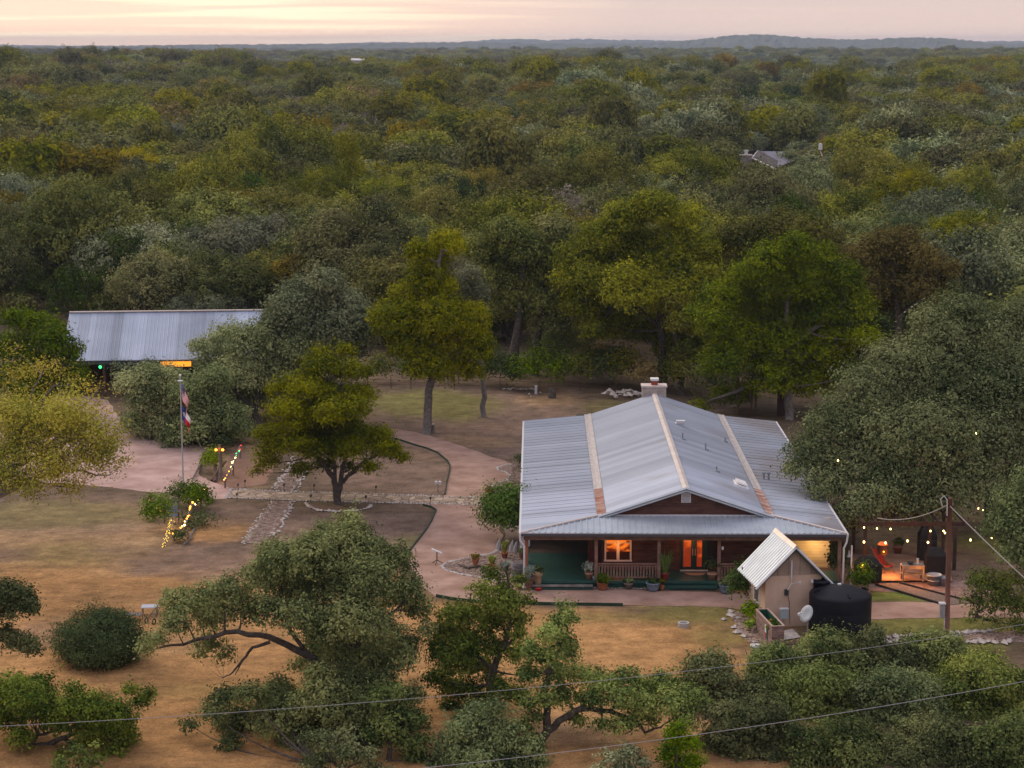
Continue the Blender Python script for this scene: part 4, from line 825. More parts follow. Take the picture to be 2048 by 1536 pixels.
m = ribs('b', (0, 0, ez), (0, dep, rzb), (ext, 0, ez), (ext, dep, rzb), 'u', 54, .015, BR, barn, w=.2); q = ribs('b', (0, dep, rzb), (0, dep*2, ez), (ext, dep, rzb), (ext, dep*2, ez), 'u', 20, .03, BR, barn); m.add(q.v, q.f); m.build('roof', BR, barn)
m = MB(); m.box(0, ext, dep-.15, dep+.15, rzb+.0, rzb+.09); m.build('ridge_cap', CAPM, barn)
m = MB(); m.box(.1, ext-.1, .05, .15, ez-.35, ez-.06); m.build('fascia', MATS['dark_fascia'], barn)
for i in range(6):
    m = MB(); x = .3+i*(ext-.6)/5; m.box(x-.1, x+.1, .2, .4, 0, ez-.3); m.build('post', DWOOD, barn)
m = MB(); m.box(.3, ext-.3, dep*1.7, dep*1.75, 0, ez+.3); m.box(.3, .4, .5, dep*1.7, 0, ez-.1); m.box(ext-.4, ext-.3, .5, dep*1.7, 0, ez-.1); m.build('wall', DWOOD, barn)
m = MB(); m.box(8.4, 11.0, -.03, .02, ez-.62, ez-.18); m.build('light_panel', mat('orange_lamp_panel', (.8,.4,.05), emit=(1.0,.33,.02), es=.75), barn)
m = MB(); m.ball((3.3, -.1, ez-.55), .14, 8); m.build('green_lamp', mat('green_glow', (.1,.8,.2), emit=(.05,1.0,.25), es=1.5), barn)
lamp('barn_light', (cA.x+9.7, cA.y-.9, ez-.6), 40, (1.0, .5, .12))
# ------------------------------------------------------------------ flagpole and flags
fp = G(367, 985); ftop = P(369, 754, fp.y); fl_ = empty('flagpole', fp, 0, 'tall pale flagpole by the driveway with a round finial', 'flagpole')
m = MB(); m.tube([(0, 0, 0), (0, 0, ftop.z)], [.055, .035], 8); m.build('pole', mat('pole_grey', (.50,.52,.56), rough=.45, metal=.3), fl_)
m = MB(); m.ball((0, 0, ftop.z+.12), .09, 8); m.build('finial', mat('gold_ball', (.9,.85,.7), rough=.25), fl_)
m = MB(); m.lathe([(.05, -.02), (.2, 0), (.2, .04), (.05, .06)], (0, 0, ftop.z-.28), 12); m.build('solar_light', GUTT, fl_)
def flag(name, label, z0, rows, hoist, colour, seed, lean, uz):
    """a limp flag: hoist edge runs down the pole, the fly falls beside it in folds; colour(u, v): u along the hoist from the top, v along the fly"""
    nu, nv = 26, 40; mb = MB(); cols = {}
    rng = random.Random(seed)
    def pos(u, v):
        # u 0..1 top to bottom of hoist, v 0..1 out along the fly, which droops
        droop = v*1.25*uz; x = .05+.46*math.sin(v*1.5)*(1-.25*u)*lean + .05*math.sin(v*9+u*3); y = -.10*math.sin(v*10+u*4) - .05*v
        return Vector((x, y, -(u*hoist)-droop))
    me_v, fs, ci = [], [], []
    for i in range(nu+1):
        for j in range(nv+1): me_v.append(pos(i/nu, j/nv))
    names = []
    for i in range(nu):
        for j in range(nv):
            a = i*(nv+1)+j; fs.append((a, a+1, a+nv+2, a+nv+1)); ci.append(colour((i+.5)/nu, (j+.5)/nv))
    me = bpy.data.meshes.new(name); me.from_pydata([tuple(v) for v in me_v], [], fs)
    pal = {'r': (.72,.02,.03), 'w': (.92,.88,.90), 'b': (.03,.055,.30)}
    for k in 'rwb': me.materials.append(mat('cloth_'+{'r': 'red', 'w': 'white', 'b': 'blue'}[k], pal[k], rough=.8))
    me.polygons.foreach_set('material_index', ['rwb'.index(c) for c in ci]); me.polygons.foreach_set('use_smooth', [True]*len(fs)); me.update()
    o = bpy.data.objects.new(name, me); col.objects.link(o); o.location = fp+Vector((0, 0, z0)); tag(o, label, 'flag')
def us(u, v):
    if u < 7/13 and v < .42:
        i, j = int(u/(7/13)*13), int(v/.42*16); return 'w' if (i % 3 == 1 and (j+(i//3) % 2*2) % 4 in (1,)) or (i % 3 == 1 and (j+(i//3 % 2)*2) % 4 == 2) else 'b'
    return 'r' if int(u*13) % 2 == 0 else 'w'
def tx(u, v):
    if v < .34:
        du, dv = (u-.5)/1.0, (v-.17)/.62; r_ = math.hypot(du, dv*1.0); a = math.atan2(du, dv)
        return 'w' if r_ < .10+.09*abs(math.cos(2.5*(a+1.57))) else 'b'
    return 'w' if u < .5 else 'r'
flag('flag', 'stars and stripes flag hanging limp at the top of the pole', ftop.z-.35, 0, .95, us, 1, 1.0, 1.05)
flag('flag', 'red, white and blue lone star flag hanging below the other flag', ftop.z-1.95, 0, .85, tx, 2, 1.25, .85)
# ------------------------------------------------------------------ entry post, lit rails, flower beds
OLDW = mat('old_grey_wood', (.13,.105,.09), (.24,.20,.18), 3, .9); BW = mat('orange_bulb', (1,.5,.1), emit=(1.0,.28,.03), es=6.0); BY = mat('yellow_bulb', (1,.9,.2), emit=(1.0,.62,.06), es=2.2); BRD = mat('red_bulb', (1,.1,.05), emit=(1.0,.04,.02), es=2.5); BGN = mat('green_bulb', (.1,1,.3), emit=(.05,.9,.25), es=2.0); BWW = mat('warm_bulb', (1,.9,.6), emit=(1.0,.66,.20), es=7)
gp = G(441, 961); t = empty('lamp_post', gp, 0, 'rough wooden post with two small lamps beside the driveway', 'lamp post')
m = MB(); m.tube([(0, 0, -.1), (.03, 0, 1.3), (-.02, 0, 2.55)], [.13, .11, .12], 8); m.build('post', OLDW, t, True); hp = 2.2
for dx in (-.24, .22):
    m = MB(); m.ball((dx, -.1, hp), .09, 8); m.build('bulb', BW, t)
    m = MB(); m.box(dx-.1, dx+.1, -.18, -.02, hp+.09, hp+.13); m.build('shade', DWOOD, t)
lamp('post_light', (gp.x, gp.y-.25, hp), 2.5, (1.0, .42, .12))
for i, (a, b, nm) in enumerate((((424, 963), (452, 944), 'dark leaning log at the foot of the lamp post'), ((430, 965), (432, 925), 'short dark stump log left of the lamp post'))):
    m = MB(); A, B = G(*a), G(*b); m.tube([A+Vector((0, 0, .05)), A.lerp(B, .5)+Vector((0, 0, .55)), B+Vector((0, 0, .75))], [.13, .11, .08], 7); tag(m.build('log', DWOOD), nm, 'log')
def lit_rail(label, pts, n, mats, seed, rail=True):
    """a rustic rail with a string of coloured bulbs; pts are (px, py, z)"""
    W = [Vector((G(px, py, z))) for px, py, z in pts]; base = Vector((W[0].x, W[0].y, 0)); root = empty('lit_rail', base, 0, label, 'lit rail'); rng = random.Random(seed)
    m = MB(); m.tube([w-base for w in W], [.07]*len(W), 7)
    for w in (W if rail else [W[0]]):
        if w.z > .3: m.tube([Vector((w.x, w.y, -.1))-base, w-base], .06, 6)
    m.build('rail', OLDW, root); tot = len(W)-1
    for i in range(n):
        t = i/(n-1)*tot*.999; k = int(t); w = W[k].lerp(W[k+1], t-k)-base+Vector((rng.uniform(-.08, .08), -.08, rng.uniform(-.05, .13))); m = MB(); m.ball((0, 0, 0), rng.choice((.04, .055, .065)) if rail else .02, 6); o = m.build('bulb', mats[int(i/n*len(mats))], root); o.location = w
    return root
lit_rail('far rail of mixed red, green and orange bulbs behind the lamp post', [(450, 962, .5), (466, 930, .75), (480, 893, .9)], 16, [BW, BW, BWW, BWW, BGN, BRD], 1)
lit_rail('middle rail of orange bulbs rising beside the green bush', [(389, 1012, .5), (402, 994, .75), (412, 978, .8)], 9, [BWW, BWW, BW, BW], 2)
lit_rail('near curved rail of bright orange bulbs by the blue bench', [(348, 1068, .45), (370, 1052, .6), (377, 1030, .75), (384, 1008, .8)], 20, [BW, BWW, BW, BW], 3)
r = lit_rail('leaning log wrapped in tiny yellow lights at the near end of the bed', [(327, 1092, .05), (336, 1068, .5), (345, 1038, 1.0)], 34, [BY], 4, False)
m = MB(); rng = random.Random(9); q0 = G(327, 1092); q1 = G(345, 1038, 1.0)
for i in range(55):
    w = q0.lerp(q1, rng.random())-Vector((q0.x, q0.y, 0))+Vector((rng.uniform(-.14, .14), -.08, rng.uniform(-.12, .12))); m.ball(w, .016, 6)
m.build('tiny_lights', BY, r)
lamp('rail_light', G(380, 1045, .9)+Vector((0, -.3, 0)), 3.5, (1.0, .36, .08)); lamp('rail_light', G(470, 920, 1.0)+Vector((0, -.3, 0)), 2, (1.0, .4, .1)); lamp('log_light', G(340, 1075, .9)+Vector((0, -.4, 0)), 1.5, (1.0, .7, .1))
BLU = mat('blue_paint', (.13,.19,.27), (.19,.26,.34), 5, .6)
bb = G(343, 1046); t = empty('garden_bench', bb, R(8), 'small blue slatted bench among the flowers of the lit bed', 'bench')
m = MB()
for i in range(4): m.box(-.42, .42, -.05+i*.13, .05+i*.13, .44, .47)
m.build('seat', BLU, t)
m = MB()
for i in range(3): m.box(-.42, .42, .47, .50, .58+i*.14, .68+i*.14)
m.build('backrest', BLU, t)
for x in (-.45, .45):
    m = MB(); m.box(x-.03, x+.03, -.07, -.01, 0, .68); m.box(x-.03, x+.03, .45, .51, 0, .98); m.build('leg', OLDW, t); m = MB(); m.box(x-.05, x+.05, -.1, .46, .68, .72); m.build('armrest', OLDW, t)
PLN = [('flowering_plant', 'green bush with orange flowers left of the blue bench', 314, 1062, .95, 2.1, 'green', 1500, LF['gold'], 1), ('garden_bush', 'feathery green bush between the flagpole and the orange rail', 370, 1012, 1.05, 1.6, 'green', 1300, None, 2),
 ('garden_bush', 'round olive bush at the far end of the near bed', 398, 1022, 1.0, 1.6, 'green', 1200, None, 3), ('garden_bush', 'low grey green plant behind the blue bench', 343, 1026, .5, .9, 'sage', 300, None, 4), ('garden_bush', 'low brownish ground bush right of the orange rail', 394, 1052, 1.3, .7, 'cedar', 700, None, 5),
 ('garden_bush', 'small spiky green bush at the foot of the yellow lit log', 360, 1084, .55, .7, 'cedar', 300, None, 6), ('garden_bush', 'bright green ferny bush left of the lamp post', 423, 945, .8, 1.6, 'green', 700, None, 7), ('garden_bush', 'olive bush behind the lamp post', 447, 905, .8, 1.2, 'cedar', 400, None, 8),
 ('garden_bush', 'dark weedy clump at the left of the flowering bed', 300, 1040, .6, .8, 'cedar', 300, None, 9), ('flowering_shrub', 'glossy green shrub with yellow flowers against the left porch', 1016, 1080, 1.5, 3.0, 'bush', 12000, LF['gold'], 10),
 ('garden_shrub', 'narrow dark green shrub climbing the left wall of the stucco shed', 1483, 1216, .75, 2.3, 'cedar', 1500, None, 11), ('garden_shrub', 'low leafy bush at the foot of the stucco shed wall', 1505, 1240, .7, .9, 'green', 500, None, 12), ('garden_shrub', 'fresh green weed growing by the wood planter corner', 1503, 1262, .35, .6, 'green', 160, None, 13),
 ('garden_shrub', 'dark leafy shrub right of the porch corner downspout', 1722, 1185, .7, 1.5, 'cedar', 900, None, 14), ('climbing_vine', 'dark vine hanging at the right porch corner beside the lit wall', 1674, 1170, .5, 2.5, 'cedar', 1300, None, 16), ('garden_shrub', 'grey green rosemary beside the left porch flashing', 1043, 935, .5, 1.0, 'sage', 260, None, 15)]
for nm, lb, px, py, r_, h_, kd, n_, fl2, sd_ in PLN: plant(nm, lb, G(px, py), r_, h_, kd, n_, cat='bush', seed=sd_, flowers=fl2)
for i, pts in enumerate(([(366,1090),(376,1082),(377,1070),(375,1062)], [(382,1078),(383,1068),(389,1057),(389,1045)], [(417,1007),(424,996)], [(385,958),(396,938),(402,925)])):
    m = MB(); m.tube([G(a, b, .12+.1*(k % 2)) for k, (a, b) in enumerate(pts)], [.05, .08, .07, .04][:len(pts)], 6); tag(m.build('driftwood', PALEBARK), ['bent pale driftwood branch at the left of the near bed', 'longer pale driftwood branch just right of the first one', 'short pale stick by the driveway edge', 'pale log edging the bed left of the lamp post'][i], 'driftwood')
# ------------------------------------------------------------------ path lights
PL = mat('black_metal', (.02,.02,.022), rough=.4)
sl = None
for i, (px, py) in enumerate(((490,976),(476,984),(489,978),(568,984),(628,985),(752,988),(474,1003),(622,1006),(732,1008),(861,1011))):
    if i == 2: continue
    if not sl:
        sl = empty('path_light', (0, 0, 0), 0, 'small black solar light on a stake beside the flagstone walkway', 'path light', 'solar lights along the walkway')
        m = MB(); m.tube([(0, 0, 0), (0, 0, .42)], .015, 5); m.build('stake', PL, sl); m = MB(); m.lathe([(.06, .42), (.06, .52), (.11, .53), (.02, .60)], n=10); m.build('lamp_head', PL, sl); o = sl
    else: o = copy_tree(sl)
    o.location = G(px, py)
# ------------------------------------------------------------------ tripod internet dish, bird bath ornament, stump, pipe, rocks
td = G(874, 1128); t = empty('tripod_dish', td, 0, 'white flat dish on a dark tripod standing on the gravel path', 'internet dish')
m = MB(); m.obox((0, 0, .78), .62, .40, .045, .2, .45); m.build('panel', mat('white_panel', (.72,.72,.74), rough=.4), t)
m = MB(); m.tube([(0, 0, .2), (0, 0, .75)], .03, 8); m.build('mast', PL, t)
for a in (.3, 2.4, 4.5):
    m = MB(); m.tube([(0, 0, .25), (math.cos(a)*.36, math.sin(a)*.36, .02)], .022, 6); m.build('leg', PL, t)
t = empty('garden_ornament', G(876, 984), 0, 'pair of small white lamp heads on a post at the lawn corner by the walkway', 'garden ornament')
m = MB(); m.tube([(0, 0, 0), (0, 0, .5)], .02, 6); m.build('stake', PL, t)
for dx in (-.12, .14):
    m = MB(); m.lathe([(.04, .48), (.11, .55), (.11, .72), (.03, .78)], (dx, 0, 0), 10); m.build('lamp_head', GUTT, t)
sp0 = G(865, 865); t = empty('tree_stump', sp0, 0, 'short cut stump with a pale top beside the tall elm trunk', 'stump')
m = MB(); m.tube([(0, 0, 0), (0, 0, .62)], [.2, .16], 9); m.build('stem', OLDW, t); m = MB(); m.lathe([(.19, .62), (.19, .68), (.01, .68)], n=10); m.build('cut_top', STONE, t)
t = empty('tree_stump', G(1104, 796), 0, 'dark broken stump at the far edge of the back lawn', 'stump'); m = MB(); m.tube([(0, 0, 0), (.05, 0, .5), (-.1, 0, .9)], [.35, .3, .15], 8); m.build('stem', BARK, t)
m = MB(); m.lathe([(.12, 0), (.12, .75), (.02, .78)], G(1072, 788), 10); tag(m.build('vent_stack', GUTT), 'short white pipe standing at the far edge of the back lawn', 'pipe')
m = MB(); rng = random.Random(3); c = G(1262, 792)
for i in range(46): m.rock((c.x+rng.gauss(0, 1.2), c.y+rng.gauss(0, .8), .15+.35*rng.random()*max(0, 1-i/60)), rng.uniform(.15, .38), rng, .6)
tag(m.build('rock_pile', STONE), 'heap of pale rocks left of the chimney behind the house', 'rock pile')
m = MB()
for i in range(22): q = G(1008+i*3.0, 780); m.rock((q.x, q.y+rng.uniform(-.3, .3), .08), rng.uniform(.08, .2), rng, .6)
tag(m.build('stone_edging', STONE), 'thin line of pale stones at the far edge of the back lawn', 'stone edging')
for i, (px, py, s) in enumerate(((1058,788,.18),(1080,785,.15),(1062,793,.13))):
    m = MB(); m.rock(G(px, py), s, rng, .6); tag(m.build('field_stone', WSTONE), ['pale stone left of the white pipe', 'pale stone right of the white pipe', 'pale flat stone in front of the white pipe'][i], 'stone')
m = MB(); m.tube([G(1152, 830, .08), G(1172, 829, .1)], .05, 6); tag(m.build('fallen_branch', PALEBARK), 'pale fallen stick on the back lawn behind the left roof edge', 'branch')
# wire fence behind the back lawn
fn = empty('wire_fence', G(725, 777), 0, 'low wire fence on thin dark posts behind the back lawn', 'fence'); f0 = G(725, 777)
for i, px in enumerate((735, 782, 822, 909, 1000, 1080, 1160, 1232)):
    q = G(px, 777+i*.9)-f0; m = MB(); m.tube([q, q+Vector((0, 0, 1.25))], .035, 5); m.build('post', DWOOD, fn)
m = MB()
for z in (.4, .8, 1.15): m.tube([Vector((0, 0, z)), G(1240, 784)-f0+Vector((0, 0, z))], .012, 4)
m.build('wires', DWOOD, fn)
t = empty('wooden_post_row', G(1500, 832), 0, 'dark timber gate posts behind the back corner of the house', 'gate')
for dx in (-1.0, .1, .45):
    m = MB(); m.box(dx-.07, dx+.07, -.07, .07, 0, 3.2); m.build('post', DWOOD, t)
m = MB(); m.box(2.2, 2.9, -.1, .1, 0, 3.6); m.build('panel', mat('brown_panel', (.06,.03,.025)), t)
# ------------------------------------------------------------------ pots
TERRA = mat('terracotta', (.33,.115,.055), (.42,.17,.09), 3, .85); TAN = mat('tan_clay', (.36,.24,.14), (.44,.31,.2), 3, .8); BLUEC = mat('blue_glaze', (.17,.25,.36), (.23,.32,.43), 3, .5); REDC = mat('red_glaze', (.25,.03,.03), rough=.4); GRC = mat('grey_clay', (.2,.17,.15), (.28,.24,.21), 3)
PP = {'bowl': [(.55,0),(.85,.35),(1,.9),(1.08,.92),(1.08,1.0),(.9,1.0),(.88,.9),(.01,.88)], 'urn': [(.5,0),(.42,.12),(.8,.5),(.92,.8),(.85,.92),(1.05,.96),(1.05,1),(.85,1),(.8,.92),(.01,.9)], 'std': [(.62,0),(.9,.78),(1.02,.8),(1.02,1),(.9,1),(.88,.92),(.01,.9)], 'tall': [(.55,0),(.75,.5),(.85,.85),(1.0,.88),(1.0,1),(.85,1),(.01,.93)]}
def pot(label, loc, r, h, shape, mt, plantkind=None, pr=.3, ph=.5, kind='green', seed=1, cat='flower pot'):
    t = empty('potted_plant' if plantkind else 'pot', loc, 0, label, cat); m = MB(); m.lathe([(a*r, b*h) for a, b in PP[shape]], n=20); m.build('pot', mt, t, True)
    if plantkind == 'leaf': plant('', '', (0, 0, h*.9), pr, ph, kind, int(160*pr/.25), seed=seed, parent=t, leaf=.09)
    if plantkind == 'blade': blades('', '', (0, 0, h*.85), pr, ph, kind, 70, seed=seed, parent=t)
    return t
dk = lambda px, py: G(px, py, .45)
pot('clay pot with a leafy plant on the deck beside the first railing', dk(1178, 1158), .24, .38, 'std', mat('pink_clay', (.42,.25,.18)), 'leaf', .42, .55, 'grey', 1)
pot('orange clay pot with broad leaves on the ground under the railing', G(1205, 1180), .32, .45, 'bowl', TERRA, 'leaf', .42, .45, 'green', 2)
pot('small grey clay pot midway under the first railing', G(1257, 1178), .27, .38, 'std', GRC, 'leaf', .27, .25, 'sage', 3)
pot('wide pale blue pot left of the porch steps', G(1306, 1182), .38, .50, 'bowl', BLUEC, 'leaf', .36, .22, 'cedar', 4)
pot('small stacked clay pot beside the blue pot by the steps', G(1324, 1181), .15, .30, 'urn', TERRA, 'leaf', .18, .4, 'rust', 5)
pot('red glazed pot with a tall spiky palm on the deck by the door', dk(1330, 1160), .24, .42, 'tall', REDC, 'blade', .75, 1.35, BG, 6)
pot('clay pot with a bushy plant on the deck right of the door', dk(1424, 1160), .28, .42, 'std', mat('pink_clay', (.42,.25,.18)), 'leaf', .42, .75, 'cedar', 7)
pot('wide blue pot at the right end of the porch steps', G(1452, 1187), .38, .50, 'bowl', BLUEC, 'leaf', .38, .3, 'sage', 8)
pot('pale tan tall urn with a round green plant at the left porch corner', G(1076, 1176), .26, .85, 'tall', TAN, 'leaf', .28, .5, 'cedar', 9)
pot('tiny red saucer pot at the foot of the tan urn', G(1077, 1182), .16, .16, 'bowl', mat('bright_red', (.5,.03,.02)))
pot('rusty dark vase between the barrel and the tan urn', G(1058, 1181), .28, .75, 'urn', mat('rusty_clay', (.13,.06,.045), (.2,.1,.08), 3), 'blade', .5, .8, BGR, 10)
pot('orange clay pot with a dry plant on the left of the pointed rock bed', G(951, 1131), .24, .42, 'urn', TERRA, 'leaf', .22, .3, 'rust', 11)
pot('orange clay pot with bright yellow green blades on the rock bed', G(984, 1141), .22, .42, 'tall', TERRA, 'blade', .40, .55, BGY, 12)
pot('upper clay pot on the walkway edge by the left porch', G(979, 993), .30, .50, 'bowl', TERRA, 'leaf', .26, .2, 'rust', 13)
pot('lower clay pot with a grassy plant on the near edge of the walkway', G(981, 1017), .30, .50, 'bowl', TERRA, 'leaf', .36, .4, 'sage', 14)
pot('small clay pot with a green plant in the upper rock bed', G(1017, 988), .16, .25, 'std', TERRA, 'leaf', .26, .55, 'green', 15)
pot('clay pot with upright yellow green leaves behind the rock bed', G(1009, 1116), .22, .36, 'std', TERRA, 'blade', .36, .8, BGY, 16)
pot('brown clay pot near the downspout behind the barrel', G(1047, 1118), .28, .36, 'bowl', mat('brown_clay', (.24,.12,.08)), 'leaf', .28, .25, 'sage', 17)
blades('agave_plant', 'grey green agave in front of the barrel', G(1010, 1142), .6, .6, BGR, 60, seed=18)
blades('agave_plant', 'silvery spiky plant beside the downspout', G(1064, 1166, .1), .5, .9, BGR, 70, seed=19)
blades('agave_plant', 'yellow green fan plant on the ground left of the rusty vase', G(1040, 1178), .6, .35, BGY, 60, seed=20)
pot('blue watering can standing at the deck edge by the first post', G(1188, 1174), .10, .62, 'tall', mat('pale_blue', (.35,.48,.6)), cat='watering can')
b = empty('wooden_barrel', G(1038, 1160), 0, 'grey wooden barrel with metal hoops at the left porch corner', 'barrel')
m = MB(); m.lathe([(.33, 0), (.41, .3), (.44, .52), (.41, .75), (.34, 1.02), (.30, 1.02), (.01, .98)], n=20); m.build('staves', mat('barrel_wood', (.09,.08,.085), (.16,.15,.16), 5, .8), b, True)
for z, r_ in ((.10, .365), (.32, .425), (.72, .425), (.93, .372)):
    m = MB(); m.lathe([(r_, z-.03), (r_+.012, z-.03), (r_+.012, z+.03), (r_, z+.03)], n=20); m.build('hoop', mat('hoop_metal', (.28,.30,.34), rough=.4, metal=.6), b)
t = empty('garden_chair', G(1050, 1108), 0, 'white rounded plastic chair back beside the left porch', 'chair')
m = MB(); m.slab([(-.3, 0, .98), (.3, 0, .98), (.3, .08, .98), (-.3, .08, .98)], .55); m.tube([(-.3, .04, .95), (-.2, .04, 1.08), (.2, .04, 1.08), (.3, .04, .95)], .05, 6); m.build('backrest', GUTT, t)
m = MB(); m.box(-.3, .3, -.45, 0, .40, .45); m.build('seat', GUTT, t)
for x, y in ((-.27, -.42), (.27, -.42), (-.27, .02), (.27, .02)):
    m = MB(); m.box(x-.03, x+.03, y-.03, y+.03, 0, .42); m.build('leg', GUTT, t)
for i, (px, py) in enumerate(((996, 1100), (1022, 1104), (1030, 1106))):
    m = MB(); m.tube([G(px, py), G(px, py)+Vector((.05, .1, .35)), G(px, py)+Vector((.12, .1, .7))], [.16, .14, .03], 6); tag(m.build('cypress_knee', mat('pale_grey_wood', (.28,.26,.26), (.4,.38,.38), 5)), ['pale weathered wood knob at the left end of the rock bed', 'pale pointed wood knob left of the white chair', 'pale pointed wood knob touching the white chair'][i], 'driftwood')
m = MB(); m.tube([G(915,1129,.1), G(938,1136,.12), G(960,1132,.15), G(985,1137,.1)], [.03, .07, .06, .03], 6); tag(m.build('driftwood', BARK), 'dark twisted branch lying on the pointed rock bed', 'driftwood')
t = empty('doormat', G(1390, 1146, .452), 0, 'pale half round mat in front of the porch door', 'doormat'); m = MB(); m.slab([(.6*math.cos(a), -.0-.55*math.sin(a), .02) for a in [math.pi*i/12 for i in range(13)]][::-1], .018); m.build('mat', mat('mat_fibre', (.30,.20,.16), (.38,.27,.22), 6), t)
t = empty('red_cabinet', (9.8-5.45, 107.2+3.2, .45), 0, 'tall dark red cabinet on the left porch by the corner', 'cabinet')
m = MB(); m.box(0, .72, 0, .5, .05, 1.9); m.build('body', mat('dark_red', (.11,.014,.014), (.15,.02,.02), 3, .6), t)
for x in (.02, .37):
    m = MB(); m.box(x, x+.33, -.03, 0, .1, 1.0); m.build('door', MATS['dark_red'], t)
m = MB(); m.box(.08, .64, -.02, 0, 1.1, 1.8); m.build('glass', mat('dim_glass', (.12,.07,.05), rough=.2), t)
# ------------------------------------------------------------------ patio
pd = [(1700,1112),(1890,1112),(1905,1166),(1700,1166)]
sheet('patio_deck', pd, mat('patio_boards', (.24,.13,.085), (.32,.19,.13), 1.5, .8, boards=(1, .2), bcol=.6), .14, wob=.0)
PGW = mat('pergola_timber', (.04,.022,.018), (.07,.038,.03), 2)
pg = empty('pergola', G(1728, 1137), 0, 'dark timber pergola over the patio at the right', 'pergola'); p0 = G(1728, 1137); zt = 2.55
ppx = [G(1728, 1137), G(1857, 1137), G(1908, 1140), G(1912, 1137)]
for q in ppx[:3]:
    m = MB(); q = q-p0; m.box(q.x-.09, q.x+.09, q.y-.09, q.y+.09, 0, zt); m.build('post', PGW, pg)
m = MB(); e = ppx[3]-p0; m.box(-.3, e.x+.4, -.1, .06, zt, zt+.22); m.build('beam', PGW, pg)
m = MB(); m.box(-.3, e.x+.4, 3.6, 3.76, zt, zt+.22); m.build('beam', PGW, pg)
for i in range(9):
    x = -.2+i*(e.x+.5)/8; m = MB(); m.box(x-.04, x+.04, -.4, 4.1, zt+.22, zt+.36); m.build('rafter', PGW, pg)
for x in (0, e.x):
    m = MB(); m.box(x-.09, x+.09, 3.6, 3.76, 0, zt); m.build('post', DWOOD, pg)
# string lights
def string(label, pts, bulbs, r=.055):
    W = [Vector(p) for p in pts]; root = empty('string_lights', W[0], 0, label, 'string lights'); m = MB(); out = []
    for a, b in zip(W[:-1], W[1:]): out += [a.lerp(b, i/6)-Vector((0, 0, .10*4*(i/6)*(1-i/6)*min((b-a).length, 3)/3)) for i in range(6)]
    m.tube([p-W[0] for p in out+[W[-1]]], .012, 4); m.build('cable', PL, root)
    for q in bulbs:
        m = MB(); m.ball((0, 0, 0), r, 8, 1.2); o = m.build('bulb', BWW, root); o.location = Vector(q)-W[0]
fr_ = [P(px, py, 108.3) for px, py in ((1694,1079),(1728,1084),(1771,1086),(1815,1082),(1856,1085),(1941,1080),(1984,1075))]
string('front string of round warm bulbs across the patio', [f+Vector((0, 0, .12)) for f in fr_], fr_)
bk_ = [P(px, py, 111.3) for px, py in ((1728,1055),(1754,1057),(1781,1058),(1861,1062),(1887,1062),(1890,1066))]
string('rear string of small warm bulbs under the pergola beam', [f+Vector((0, 0, .12)) for f in bk_], bk_, .045)
tr_ = [P(px, py, 116) for px, py in ((1676,921),(1801,906),(1952,867))]
string('upper string with a few bulbs glinting inside the big oak', [f+Vector((0, 0, .12)) for f in tr_], tr_, .05)
fr2 = [P(px, py, 124) for px, py in ((1957,1017),(1966,1021),(1972,1014))]
string('three small bulbs glinting beyond the big oak trunk', [f+Vector((0, 0, .12)) for f in fr2], fr2, .05)
lamp('patio_light', G(1780, 1128, .9), 120, (1.0, .33, .05), .1); lamp('patio_light', G(1845, 1140, 1.0), 45, (1.0, .33, .05), .1); lamp('patio_light', G(1725, 1130, 1.6), 25, (1.0, .42, .1), .1)
def cover(label, px, py, w, d, h, seed):
    t = empty('covered_grill', G(px, py, .14), 0, label, 'covered grill'); m = MB()
    m.slab([(-w/2, -d/2, h*.72), (w/2, -d/2, h*.72), (w/2, d/2, h*.72), (-w/2, d/2, h*.72)], h*.70)
    m.add([(-w/2, -d/2, h*.72), (w/2, -d/2, h*.72), (w/2, d/2, h*.72), (-w/2, d/2, h*.72), (-w*.28, -d*.25, h), (w*.28, -d*.25, h), (w*.28, d*.25, h), (-w*.28, d*.25, h)], [(0,1,5,4), (1,2,6,5), (2,3,7,6), (3,0,4,7), (4,5,6,7)])
    m.build('cover', mat('black_cover', (.008,.008,.010), (.014,.014,.016), 3, .6, bump=.4), t)
cover('black covered grill at the left of the patio', 1735, 1160, 1.45, .8, 1.35, 1); cover('tall black covered smoker behind the table at the right of the patio', 1853, 1118, 1.0, .8, 2.05, 2); cover('black covered grill right of the grey table', 1870, 1146, 1.15, .8, 1.5, 3)
t = empty('work_table', G(1824, 1160, .14), 0, 'grey wooden table with bowls on the patio', 'table')
m = MB(); m.box(-.62, .62, -.35, .35, .86, .92); m.build('tabletop', OLDW, t); m = MB(); m.box(-.58, .58, -.3, .3, .36, .40); m.build('shelf', OLDW, t); m = MB(); m.box(-.6, .6, -.34, -.30, .72, .86); m.build('apron', OLDW, t)
for x, y in ((-.56, -.3), (.56, -.3), (-.56, .3), (.56, .3)):
    m = MB(); m.box(x-.045, x+.045, y-.045, y+.045, 0, .86); m.build('leg', OLDW, t)
tb = G(1824, 1160, .14)+Vector((0, 0, .92))
m = MB(); m.lathe([(.08, 0), (.2, .10), (.21, .12), (.17, .11), (.01, .04)], tb+Vector((-.12, 0, 0)), 14); tag(m.build('bowl', PL), 'dark shallow bowl on the grey patio table', 'bowl')
m = MB(); m.lathe([(.07, 0), (.07, .3), (.05, .34), (.01, .34)], tb+Vector((.28, 0, 0)), 12); tag(m.build('bottle', BLUEC), 'pale blue bottle on the grey patio table', 'bottle')
t = empty('deck_chair', G(1768, 1142, .14), R(25), 'red slung lounge chair leaning back on the glowing patio', 'chair')
RC = mat('red_cloth', (.12,.010,.008), rough=.8)
m = MB(); m.slab([(-.3, -.5, .42), (.3, -.5, .42), (.3, .25, .34), (-.3, .25, .34)], .05); m.build('seat', RC, t)
